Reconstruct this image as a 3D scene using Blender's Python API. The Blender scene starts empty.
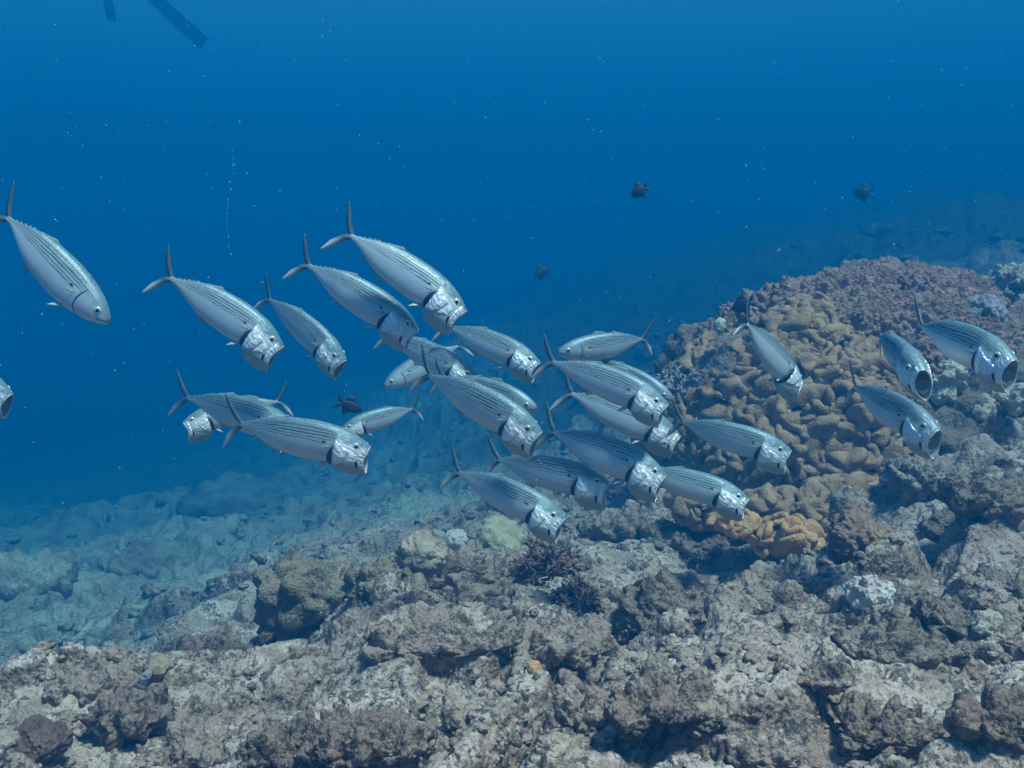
import bpy, bmesh, math, random
import numpy as np
from mathutils import Vector, Matrix
S = bpy.context.scene
COL = S.collection
random.seed(7)
# ------------------------------------------------------------------ camera
F = 983.0
PITCH = math.radians(-8)
cam = bpy.data.cameras.new('camera')
cam_ob = bpy.data.objects.new('camera', cam)
COL.objects.link(cam_ob)
S.camera = cam_ob
cam.sensor_width = 36
cam.lens = 36 * F / 1024
cam.clip_start = .05
cam.clip_end = 600
cam_ob.rotation_euler = (math.radians(90) + PITCH, 0, 0)
# ------------------------------------------------------------------ sky, sun, exposure
EL, AZ = 64, 135
w = bpy.data.worlds.new('World')
S.world = w
w.use_nodes = True
wn = w.node_tree
sky = wn.nodes.new('ShaderNodeTexSky')
sky.sky_type = 'NISHITA'
sky.sun_disc = False
sky.sun_elevation = math.radians(EL)
sky.sun_rotation = math.radians(AZ)
wn.links.new(sky.outputs[0], wn.nodes['Background'].inputs[0])
wn.nodes['Background'].inputs[1].default_value = .10
sun = bpy.data.lights.new('sun', 'SUN')
sun.energy = 5
sun.angle = math.radians(8)
sun.color = (1, .74, .67)
sun_ob = bpy.data.objects.new('sun', sun)
COL.objects.link(sun_ob)
# compass: azimuth measured clockwise from +Y; the sun stands at AZ
sd = Vector((math.sin(math.radians(AZ)) * math.cos(math.radians(EL)), math.cos(math.radians(AZ)) * math.cos(math.radians(EL)), math.sin(math.radians(EL))))
sun_ob.rotation_euler = sd.to_track_quat('Z', 'Y').to_euler()
S.view_settings.view_transform = 'Standard'
S.view_settings.look = 'None'
S.view_settings.exposure = 1.3
S.view_settings.gamma = 1
S.cycles.volume_bounces = 1
S.cycles.max_bounces = 8
S.cycles.diffuse_bounces = 2
S.cycles.glossy_bounces = 2
S.cycles.transparent_max_bounces = 12
S.cycles.use_denoising = True


# ------------------------------------------------------------------ helpers
def ray(px, py):
    """unit-depth direction through a pixel, in world axes"""
    x, z = (px - 512) / F, (384 - py) / F
    c, s = math.cos(PITCH), math.sin(PITCH)
    return Vector((x, c - z * s, s + z * c))


def at(px, py, d):
    return ray(px, py) * d


def tag(o, label=None, cat=None, group=None, kind=None):
    if label: o['label'] = label
    if cat: o['category'] = cat
    if group: o['group'] = group
    if kind: o['kind'] = kind
    return o


def link(name, me, mat=None, parent=None):
    o = bpy.data.objects.new(name, me)
    COL.objects.link(o)
    if mat and not me.materials:
        me.materials.append(mat)
    if parent: o.parent = parent
    return o


def mesh_np(name, V, Fc, smooth=True, uv=None, mat=None):
    """V (n,3) array, Fc (m,4) or (m,3) int array, uv per vertex (n,2)"""
    me = bpy.data.meshes.new(name)
    V = np.asarray(V, dtype=np.float32)
    Fc = np.asarray(Fc, dtype=np.int32)
    n, m, k = len(V), len(Fc), Fc.shape[1]
    me.vertices.add(n)
    me.vertices.foreach_set('co', V.ravel())
    me.loops.add(m * k)
    me.loops.foreach_set('vertex_index', Fc.ravel())
    me.polygons.add(m)
    me.polygons.foreach_set('loop_start', np.arange(0, m * k, k, dtype=np.int32))
    me.polygons.foreach_set('loop_total', np.full(m, k, dtype=np.int32))
    me.polygons.foreach_set('use_smooth', np.full(m, smooth))
    if uv is not None:
        l = me.uv_layers.new(name='UVMap')
        l.data.foreach_set('uv', np.asarray(uv, dtype=np.float32)[Fc.ravel()].ravel())
    me.update(calc_edges=True)
    if mat: me.materials.append(mat)
    return me


# ------------------------------------------------------------------ numpy noise
def _h(ix, iy, iz, s):
    h = (ix * 374761393 + iy * 668265263 + iz * 2147483647 + s * 1274126177) & 0xffffffff
    h = ((h ^ (h >> 13)) * 1274126177) & 0xffffffff
    h = ((h ^ (h >> 15)) * 2246822519) & 0xffffffff
    return (h ^ (h >> 16)) & 0xffffffff


_G = np.random.RandomState(3).normal(size=(256, 3)).astype(np.float32)
_G /= np.linalg.norm(_G, axis=1)[:, None]


def perlin(P, seed=0):
    P = np.asarray(P, dtype=np.float64)
    I = np.floor(P).astype(np.int64)
    f = P - I
    u = f * f * f * (f * (f * 6 - 15) + 10)
    out = np.zeros(len(P))
    for dx in (0, 1):
        wx = u[:, 0] if dx else 1 - u[:, 0]
        for dy in (0, 1):
            wy = u[:, 1] if dy else 1 - u[:, 1]
            for dz in (0, 1):
                wz = u[:, 2] if dz else 1 - u[:, 2]
                g = _G[_h(I[:, 0] + dx, I[:, 1] + dy, I[:, 2] + dz, seed) & 255]
                out += wx * wy * wz * (g[:, 0] * (f[:, 0] - dx) + g[:, 1] * (f[:, 1] - dy) + g[:, 2] * (f[:, 2] - dz))
    return out * 1.5


def fbm(P, octs=4, seed=0, gain=.5, lac=2.03):
    o, a = 0, 1
    for i in range(octs):
        o = o + a * perlin(P * lac ** i, seed + i)
        a *= gain
    return o


def worley(P, seed=0, flat=False):
    """distance to the nearest and the second nearest feature point"""
    I = np.floor(P).astype(np.int64)
    f1 = np.full(len(P), 9.)
    f2 = np.full(len(P), 9.)
    for dx in (-1, 0, 1):
        for dy in (-1, 0, 1):
            for dz in ((0,) if flat else (-1, 0, 1)):
                a, b, c = I[:, 0] + dx, I[:, 1] + dy, I[:, 2] + dz
                h = _h(a, b, c, seed)
                q = (a + (h & 1023) / 1023. - P[:, 0]) ** 2 + (b + ((h >> 10) & 1023) / 1023. - P[:, 1]) ** 2
                if not flat:
                    q += (c + ((h >> 20) & 1023) / 1023. - P[:, 2]) ** 2
                d = np.sqrt(q)
                f2 = np.where(d < f1, f1, np.minimum(f2, d))
                f1 = np.minimum(f1, d)
    return f1, f2


def sstep(a, b, x):
    t = np.clip((x - a) / (b - a), 0, 1)
    return t * t * (3 - 2 * t)


# ------------------------------------------------------------------ materials
def newmat(name):
    m = bpy.data.materials.new(name)
    m.use_nodes = True
    n = m.node_tree
    return m, n, n.nodes['Principled BSDF']


class NB:
    def __init__(s, nt): s.t = nt
    def node(s, t, **k):
        n = s.t.nodes.new(t)
        for a, b in k.items(): setattr(n, a, b)
        return n
    def put(s, sock, v):
        if hasattr(v, 'links') or isinstance(v, bpy.types.NodeSocket): s.t.links.new(v, sock)
        else: sock.default_value = v
    def math(s, op, a, b=0.0, c=None, clamp=False):
        n = s.node('ShaderNodeMath', operation=op, use_clamp=clamp)
        s.put(n.inputs[0], a); s.put(n.inputs[1], b)
        if c is not None: s.put(n.inputs[2], c)
        return n.outputs[0]
    def noise(s, vec, scale, detail=3, rough=.55, dist=0.0):
        n = s.node('ShaderNodeTexNoise')
        s.put(n.inputs['Vector'], vec)
        n.inputs['Scale'].default_value = scale
        n.inputs['Detail'].default_value = detail
        n.inputs['Roughness'].default_value = rough
        n.inputs['Distortion'].default_value = dist
        return n.outputs[0]
    def voro(s, vec, scale, feature='F1', out=0):
        n = s.node('ShaderNodeTexVoronoi', feature=feature)
        s.put(n.inputs['Vector'], vec)
        n.inputs['Scale'].default_value = scale
        return n.outputs[out]
    def step(s, v, a, b, lo=0., hi=1.):
        n = s.node('ShaderNodeMapRange', interpolation_type='SMOOTHSTEP')
        s.put(n.inputs[0], v)
        for i, x in zip((1, 2, 3, 4), (a, b, lo, hi)): n.inputs[i].default_value = x
        return n.outputs[0]
    def mix(s, f, a, b, mode='MIX'):
        n = s.node('ShaderNodeMix', data_type='RGBA', blend_type=mode)
        s.put(n.inputs[0], f)
        for i, x in ((6, a), (7, b)):
            s.put(n.inputs[i], (*x, 1) if isinstance(x, tuple) and len(x) == 3 else x)
        return n.outputs[2]
    def bump(s, h, dist, strength=1.0, normal=None):
        n = s.node('ShaderNodeBump')
        n.inputs['Strength'].default_value = strength
        n.inputs['Distance'].default_value = dist
        s.put(n.inputs['Height'], h)
        if normal is not None: s.put(n.inputs['Normal'], normal)
        return n.outputs[0]


def reef_mat(name, pale=(.76, .58, .49), turf=(.37, .255, .205), purple=(.40, .22, .22), dark=(.055, .043, .036), silt=.62, pur=.35, off=0., fine=1., bumpd=.014):
    m, nt, bs = newmat(name)
    b = NB(nt)
    tc = b.node('ShaderNodeNewGeometry')
    mp = b.node('ShaderNodeMapping')
    b.put(mp.inputs[0], tc.outputs['Position'])
    mp.inputs[1].default_value = (off, off * .7, off * .3)
    P = mp.outputs[0]
    sep = b.node('ShaderNodeSeparateXYZ')
    b.put(sep.inputs[0], tc.outputs['Normal'])
    up = b.step(sep.outputs[2], .1, .9)
    huge = b.noise(P, .55, 3, .6)
    big = b.noise(P, 6, 4, .6)
    mid = b.noise(P, 24, 4, .62)
    sm = b.noise(P, 95 * fine, 4, .7)
    gr = b.noise(P, 260 * fine, 2, .7)
    a = b.math('MULTIPLY_ADD', up, silt * .42, b.math('MULTIPLY', big, .6))
    a = b.math('ADD', a, b.math('MULTIPLY', mid, .55))
    a = b.math('ADD', a, b.math('MULTIPLY', sm, .35))
    f = b.step(a, .86, 1.14)
    c = b.mix(f, turf, pale)
    c = b.mix(b.math('MULTIPLY', b.step(b.noise(P, 8, 4, .65), .52, .66), pur), c, purple)
    # tufts of dark turf, in clusters of specks
    tz = b.math('ADD', sm, b.math('MULTIPLY', b.math('SUBTRACT', mid, .5), .9))
    c = b.mix(b.math('MULTIPLY', b.step(tz, .47, .64), .85), c, dark)
    c = b.mix(b.math('MULTIPLY', b.step(gr, .56, .68), .45), c, dark)
    c = b.mix(b.math('MULTIPLY', b.step(gr, .46, .36), .30), c, (.55, .50, .42))
    c = b.mix(b.math('MULTIPLY', b.step(b.noise(P, 38, 3, .6), .64, .70), .5), c, (.36, .27, .14))
    # broad fields of darker growth
    c = b.mix(b.math('MULTIPLY', b.step(huge, .52, .64), .25), c, dark)
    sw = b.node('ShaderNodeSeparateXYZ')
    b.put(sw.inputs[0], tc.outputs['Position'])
    # sandier on the deep flat, slope far behind dimmed by painting it dark
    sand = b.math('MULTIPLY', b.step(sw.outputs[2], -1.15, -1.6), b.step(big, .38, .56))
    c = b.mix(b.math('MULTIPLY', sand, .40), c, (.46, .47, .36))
    far_dim = b.math('MULTIPLY', b.step(sw.outputs[1], 5.5, 9.0), b.step(sw.outputs[0], -2.0, 1.0))
    c = b.mix(b.math('MULTIPLY', far_dim, b.step(mid, .35, .6, .97, .88)), c, (.035, .04, .03))
    if name == 'rubble_crust':
        vc = b.node('ShaderNodeTexVoronoi')
        vc.inputs['Scale'].default_value = 34
        b.put(vc.inputs['Vector'], P)
        r_ = b.node('ShaderNodeSeparateColor')
        b.put(r_.inputs[0], vc.outputs['Color'])
        c = b.mix(b.math('MULTIPLY', b.step(r_.outputs[0], .82, .86), .4), c, (.46, .31, .30))
        c = b.mix(b.math('MULTIPLY', b.step(r_.outputs[1], .86, .89), .45), c, (.40, .29, .17))
        c = b.mix(b.math('MULTIPLY', b.step(r_.outputs[2], .84, .88), .6), c, (.10, .07, .075))
    b.put(bs.inputs['Base Color'], c)
    bs.inputs['Roughness'].default_value = .95
    bs.inputs['Specular IOR Level'].default_value = .1
    v1 = b.voro(P, 60 * fine)
    v2 = b.voro(P, 150 * fine)
    hgt = b.math('SUBTRACT', b.math('ADD', mid, b.math('MULTIPLY', sm, .6)), b.math('MULTIPLY', v1, .45))
    hgt = b.math('SUBTRACT', hgt, b.math('MULTIPLY', v2, .25))
    hgt = b.math('ADD', hgt, b.math('MULTIPLY', gr, .2))
    b.put(bs.inputs['Normal'], b.bump(hgt, bumpd, .8))
    return m


def coral_mat(name, base, tip, low, scale=60, bump=.004, seed=0.):
    m, nt, bs = newmat(name)
    b = NB(nt)
    tc = b.node('ShaderNodeTexCoord')
    P = tc.outputs['Object']
    n1 = b.noise(P, scale * .25, 4, .6)
    n2 = b.noise(P, scale * 2.2, 3, .7)
    c = b.mix(b.step(n1, .35, .65), base, tip)
    c = b.mix(b.math('MULTIPLY', b.step(n2, .5, .68), .5), c, low)
    b.put(bs.inputs['Base Color'], c)
    bs.inputs['Roughness'].default_value = .85
    bs.inputs['Specular IOR Level'].default_value = .2
    h = b.math('ADD', b.voro(P, scale * 1.6), b.math('MULTIPLY', n2, .6))
    b.put(bs.inputs['Normal'], b.bump(h, bump, .8))
    return m


M = {}
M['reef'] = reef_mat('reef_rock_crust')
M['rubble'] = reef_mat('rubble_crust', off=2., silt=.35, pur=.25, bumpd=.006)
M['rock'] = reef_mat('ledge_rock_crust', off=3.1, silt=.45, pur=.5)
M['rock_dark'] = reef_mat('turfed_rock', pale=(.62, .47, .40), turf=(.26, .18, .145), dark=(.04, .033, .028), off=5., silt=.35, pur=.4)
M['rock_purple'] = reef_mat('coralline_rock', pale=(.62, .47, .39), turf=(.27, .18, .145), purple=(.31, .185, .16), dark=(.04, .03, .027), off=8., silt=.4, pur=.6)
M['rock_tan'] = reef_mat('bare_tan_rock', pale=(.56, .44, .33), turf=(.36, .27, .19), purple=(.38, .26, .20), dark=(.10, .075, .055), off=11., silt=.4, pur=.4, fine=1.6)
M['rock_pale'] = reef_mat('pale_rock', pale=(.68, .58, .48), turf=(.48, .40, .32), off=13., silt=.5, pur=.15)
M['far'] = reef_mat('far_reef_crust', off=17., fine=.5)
M['leather'] = coral_mat('leather_coral', (.33, .18, .10), (.47, .29, .18), (.15, .08, .05), 90, .0025)
M['leather_orange'] = coral_mat('orange_leather_coral', (.58, .27, .12), (.66, .36, .18), (.38, .17, .08), 90, .0025)
M['bush'] = coral_mat('purple_bush_coral', (.27, .145, .125), (.42, .25, .21), (.11, .06, .055), 80, .006)
M['bush_brown'] = coral_mat('brown_bush_coral', (.25, .145, .11), (.38, .24, .17), (.10, .06, .045), 80, .006)
M['bush_blue'] = coral_mat('pale_blue_bush_coral', (.28, .25, .27), (.42, .38, .40), (.15, .13, .14), 80, .006)
M['feather'] = coral_mat('dark_feathery_coral', (.20, .12, .10), (.34, .22, .19), (.07, .045, .04), 120, .006)
M['white'] = coral_mat('white_coral', (.62, .54, .48), (.52, .45, .38), (.4, .33, .29), 90, .004)
M['pink'] = coral_mat('pinkish_coral', (.58, .42, .40), (.70, .62, .55), (.40, .26, .26), 90, .006)
M['dome'] = coral_mat('tan_dome_coral', (.46, .34, .25), (.56, .44, .34), (.28, .20, .14), 120, .004)
M['dome_green'] = coral_mat('olive_dome_coral', (.38, .32, .21), (.50, .43, .31), (.17, .13, .08), 120, .004)
M['maroon'] = coral_mat('maroon_sponge', (.13, .075, .065), (.19, .115, .10), (.08, .05, .045), 90, .005)
M['knob'] = coral_mat('pale_knobby_coral', (.50, .41, .31), (.60, .51, .41), (.32, .25, .18), 70, .006)

# ------------------------------------------------------------------ the reef terrain
CP = [  # (px, py, depth): where the bare ground shows in the photograph
    (-300, 1000, .85), (0, 985, .85), (256, 985, .85), (512, 1000, .82), (768, 1000, .80), (1024, 1000, .78), (1300, 1000, .78),
    (0, 800, 1.2), (256, 790, 1.18), (512, 780, 1.14), (768, 775, 1.1), (1024, 770, 1.06), (1300, 760, 1.1),
    (-200, 720, 1.55), (0, 700, 1.6), (60, 672, 1.72), (120, 660, 1.78), (165, 690, 1.62), (215, 672, 1.9), (200, 720, 1.45), (300, 690, 1.6),
    (-100, 790, 2.1), (0, 780, 2.15), (70, 765, 2.25), (130, 730, 2.3),
    (400, 680, 1.52), (550, 680, 1.52), (700, 650, 1.6), (850, 600, 1.78), (1000, 560, 1.85), (1300, 520, 1.9),
    (225, 640, 2.35), (280, 640, 1.98), (320, 612, 2.1), (420, 580, 2.2), (500, 566, 2.25), (570, 602, 2.1), (620, 580, 2.3), (700, 590, 2.2), (900, 530, 2.25), (1024, 490, 2.3), (1300, 440, 2.4),
    (260, 650, 2.55), (330, 628, 2.65), (420, 590, 2.75), (500, 560, 2.8), (590, 545, 2.75), (650, 545, 2.75), (700, 560, 2.7), (800, 560, 2.6), (880, 500, 2.7), (960, 445, 2.95), (1024, 430, 3.0), (1300, 380, 3.2),
    (170, 648, 2.9), (200, 612, 3.2), (270, 590, 3.3), (340, 556, 3.6), (430, 528, 3.9), (520, 505, 4.0), (600, 480, 4.0),
    (800, 430, 3.6), (900, 385, 4.0), (1024, 350, 4.3), (1300, 320, 4.4),
    (-250, 720, 3.2), (0, 690, 3.4), (100, 660, 3.6), (0, 600, 4.9), (-300, 620, 5.0), (150, 590, 4.8), (300, 545, 5.2), (420, 510, 5.6), (520, 480, 6.0), (620, 440, 5.5),
    (700, 400, 5.5), (800, 360, 5.4), (1024, 290, 5.6), (1300, 260, 5.8),
    (0, 552, 8), (-300, 562, 8), (200, 530, 8), (400, 480, 8.5), (540, 430, 8.5), (640, 370, 8.5), (780, 310, 8.5), (940, 262, 8.2), (1024, 240, 8), (1300, 210, 8),
    (0, 512, 14), (-300, 522, 14), (250, 482, 14), (400, 400, 14), (500, 330, 14), (600, 275, 16), (700, 245, 18), (800, 222, 19), (900, 196, 20), (1024, 165, 20), (1300, 130, 20),
    (-300, 450, 34), (0, 450, 34), (512, 340, 34), (800, 260, 36), (1024, 225, 38), (1300, 210, 38),
]
_cp = []
for px, py, d in CP:
    p = at(px, py, d)
    _cp.append((math.atan2(p.x, p.y), math.log(math.hypot(p.x, p.y)), p.z))
_cp = np.array(_cp)


def _phi(a, b):
    d2 = (a[:, None, 0] - b[None, :, 0]) ** 2 * 2.4 + (a[:, None, 1] - b[None, :, 1]) ** 2
    return np.sqrt(d2 + .004)


_K = np.zeros((len(_cp) + 3,) * 2)
_n = len(_cp)
_K[:_n, :_n] = _phi(_cp, _cp) - np.eye(_n) * .01
_K[:_n, _n] = 1; _K[:_n, _n + 1:] = _cp[:, :2]
_K[_n, :_n] = 1; _K[_n + 1:, :_n] = _cp[:, :2].T
_W = np.linalg.solve(_K, np.concatenate([_cp[:, 2] / np.exp(_cp[:, 1]), [0, 0, 0]]))


def base_z(A, Lr):
    q = np.stack([A, Lr], 1)
    out = np.empty(len(q))
    for i in range(0, len(q), 60000):
        s = slice(i, i + 60000)
        out[s] = _phi(q[s], _cp) @ _W[:_n] + _W[_n] + q[s] @ _W[_n + 1:]
    return out * np.exp(Lr)


def terrain():
    a_in = np.linspace(-.62, .62, 860)
    a_l = -.62 - np.cumsum(np.linspace(.003, .05, 30))[::-1]
    a_r = .62 + np.cumsum(np.linspace(.003, .05, 30))
    A = np.concatenate([a_l, a_in, a_r])
    L1 = np.linspace(math.log(.35), math.log(.95), 40)[:-1]
    L2 = np.linspace(math.log(.95), math.log(4.5), 620)[:-1]
    L3 = np.linspace(math.log(4.5), math.log(50), 320)
    Lr = np.concatenate([L1, L2, L3])
    na, nl = len(A), len(Lr)
    AA, LL = np.meshgrid(A, Lr)
    AA, LL = AA.ravel(), LL.ravel()
    R = np.exp(LL)
    X, Y = np.sin(AA) * R, np.cos(AA) * R
    Z = base_z(np.clip(AA, -.85, .85), np.maximum(LL, math.log(.7)))
    P = np.stack([X, Y, Z], 1)
    # warp, then lumps of falling size; far out only the big lumps matter
    Wp = np.stack([fbm(P * 1.7, 2, 50), fbm(P * 1.7, 2, 60)], 1) * .25
    Q = P.copy()
    Q[:, :2] += Wp
    far = sstep(3.0, 9, R)
    near = 1 - sstep(5, 11, R)
    h = .060 * fbm(Q * 1.5, 2, 1)
    f1, f2 = worley(Q * np.array([2.3, 3.0, 0]) + np.array([5, 3, 0]), 11, True)
    h += .080 * (sstep(0, .55, f2 - f1) * (1 - .8 * f1 ** 2) - .45)         # boulder-like blocks with crevices
    f1, f2 = worley(Q * np.array([6.5, 8, 0]), 12, True)
    h += .040 * (sstep(0, .55, f2 - f1) * (1 - .8 * f1 ** 2) - .45) * (.5 + sstep(-.3, .3, perlin(P * 2.2, 15)))
    h += .014 * fbm(P * 16, 2, 30, .5) * near
    h += far * (.30 * fbm(Q * .42, 3, 70) + .14 * (.3 - np.abs(fbm(Q * 1.1, 3, 80))))
    P[:, 2] += h
    # a gentle sideways push gives overhanging lips
    P[:, 0] += near * .020 * perlin(P * 8, 90)
    P[:, 1] -= near * (.050 * (.25 - np.abs(perlin(P * np.array([5, 5, 8]), 91))))
    # knobs and pits, pushed out along the surface normal
    m = Lr < math.log(5.2)
    nr = int(m.sum())
    G_ = P.reshape(nl, na, 3)[:nr]
    gx, gy = np.gradient(G_, axis=1), np.gradient(G_, axis=0)
    N = np.cross(gx, gy).reshape(-1, 3)
    N /= np.linalg.norm(N, axis=1)[:, None] + 1e-9
    q = G_.reshape(-1, 3).copy()
    nn = near[:nr * na]
    q += .012 * np.stack([perlin(q * 26, 94), perlin(q * 26, 95), perlin(q * 26, 96)], 1)
    e = np.zeros(len(q))
    for sc, am, sd_ in ((15, .024, 13), (38, .011, 14)):
        f1, f2 = worley(q * sc, sd_)
        k = sstep(-.3, .25, perlin(q * sc * .2, sd_ + 70))
        e += am * (np.sqrt(np.clip(1 - f1 * f1 * 1.1, 0, 1)) - .6) * (.2 + .8 * k)
    e += .0065 * (.3 - np.abs(perlin(q * 75, 17))) + .0035 * perlin(q * 130, 18)
    P[:nr * na] += N * (e * nn)[:, None]
    global TP, TI
    TP = P.reshape(nl, na, 3)
    i = np.arange(na * nl).reshape(nl, na)
    Fc = np.stack([i[:-1, :-1], i[:-1, 1:], i[1:, 1:], i[1:, :-1]], -1).reshape(-1, 4)
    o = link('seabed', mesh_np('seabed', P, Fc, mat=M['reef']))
    tag(o, 'rugged grey rubble and rock seabed sloping off into blue water', 'seabed', kind='structure')
    return o


def ground_z(x, y):
    return float(base_z(np.array([math.atan2(x, y)]), np.array([math.log(math.hypot(x, y))]))[0])


terrain()

# ------------------------------------------------------------------ the water as a body of absorbing, scattering haze
HZ = 4.2


def haze():
    V = [(x, y, z) for z in (-18, HZ) for y in (-40, 60) for x in (-60, 60)]
    Fc = [(0, 2, 3, 1), (4, 5, 7, 6), (0, 1, 5, 4), (2, 6, 7, 3), (0, 4, 6, 2), (1, 3, 7, 5)]
    m = bpy.data.materials.new('sea_water_haze')
    m.use_nodes = True
    n = m.node_tree
    n.nodes.clear()
    o = n.nodes.new('ShaderNodeOutputMaterial')
    v = n.nodes.new('ShaderNodeVolumePrincipled')
    n.links.new(v.outputs[0], o.inputs['Volume'])
    ss = (.0, .0288, .0700)          # scattered per metre
    se = (.245, .154, .150)         # lost per metre
    D = max(se)
    c = [x / D for x in ss]
    a = [(1 - max(0, (e / D - x)) / (1 - x)) ** 2 for e, x in zip(se, c)]
    v.inputs['Density'].default_value = D
    v.inputs['Color'].default_value = (*c, 1)
    v.inputs['Absorption Color'].default_value = (*a, 1)
    v.inputs['Anisotropy'].default_value = 0
    ob = link('haze', mesh_np('haze', V, Fc, False, mat=m))
    tag(ob, 'clear blue sea water that fades far things', 'water haze', kind='stuff')


haze()

# ------------------------------------------------------------------ rocks and corals
_tp = TP[20:700, ::2].reshape(-1, 3)
_sc, _ss = math.cos(PITCH), math.sin(PITCH)
_td = _tp[:, 1] * _sc + _tp[:, 2] * _ss
_tx = 512 + F * _tp[:, 0] / _td
_ty = 384 - F * (_tp[:, 2] * _sc - _tp[:, 1] * _ss) / _td


def seat(px, py, d):
    """depth at which the seabed lies in that direction, near the wanted depth"""
    k = (np.abs(_tx - px) < 7) & (np.abs(_ty - py) < 7) & (_td > d * .72) & (_td < d * 1.35)
    return float(np.percentile(_td[k], 25)) if k.sum() > 3 else d


_ICO = {}


def ico(sub):
    if sub not in _ICO:
        bm = bmesh.new()
        bmesh.ops.create_icosphere(bm, subdivisions=sub, radius=1)
        _ICO[sub] = (np.array([v.co[:] for v in bm.verts]), np.array([[v.index for v in f.verts] for f in bm.faces]))
        bm.free()
    return _ICO[sub]


def basis(nrm):
    n = Vector(nrm).normalized()
    t = Vector((1, 0, 0)) if abs(n.x) < .9 else Vector((0, 1, 0))
    u = (t - n * t.dot(n)).normalized()
    return Matrix((u, n.cross(u), n)).transposed()


def put(name, V, Fc, loc, mat, label, cat, group=None, nrm=None, rotz=0.):
    o = link(name, mesh_np(name, V, Fc, mat=mat))
    R = basis(nrm) if nrm is not None else Matrix.Identity(3)
    R = R @ Matrix.Rotation(rotz, 3, 'Z')
    o.matrix_world = Matrix.Translation(loc) @ R.to_4x4()
    return tag(o, label, cat, group)


def rock_shape(rad, seed, sub=6, rough=1., flat=.78, undercut=0.):
    U, Fc = ico(sub)
    r = np.array(rad)
    s = float(np.mean(r))
    P = U.copy()
    P = np.sign(P) * np.abs(P) ** flat * 1.0
    P *= r
    N = U / r
    N /= np.linalg.norm(N, axis=1)[:, None]
    q = P / s
    h = .22 * fbm(q * 1.3, 2, seed)
    f1, f2 = worley(q * 2.3 + seed, seed + 1)
    h += .17 * (sstep(0, .4, f2 - f1) * (1 - f1) - .4)
    f1, f2 = worley(P * 16 + seed, seed + 2)
    h += .018 / s * (sstep(0, .4, f2 - f1) * (1 - f1) - .4) * 1.5
    h += .010 / s * (.3 - np.abs(perlin(P * 26, seed + 3))) * 2 * rough
    h += .007 / s * fbm(P * 60, 3, seed + 4, .6) * rough
    P = P + N * (h * s)[:, None]
    if undercut:
        lo = sstep(.3, -.6, U[:, 2])
        P[:, :2] *= (1 - .8 * undercut * lo)[:, None]
    return P, Fc


def rock(name, px, py, d, rx, rz, ry=None, mat='rock', seed=1, label='', cat='rock', sink=.35, group=None, sub=6, rot=0., **k):
    """rx, rz: half width and half height in pixels at that depth"""
    if d < 3.2: d = seat(px, py + rz * .75, d)
    m = d / F
    rad = (rx * m, (ry or rx) * m, rz * m)
    P, Fc = rock_shape(rad, seed, sub, **k)
    return put(name, P, Fc, at(px, py + rz * (.35 if d < 3.2 else 0), d), M[mat], label, cat, group, rotz=rot)


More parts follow.
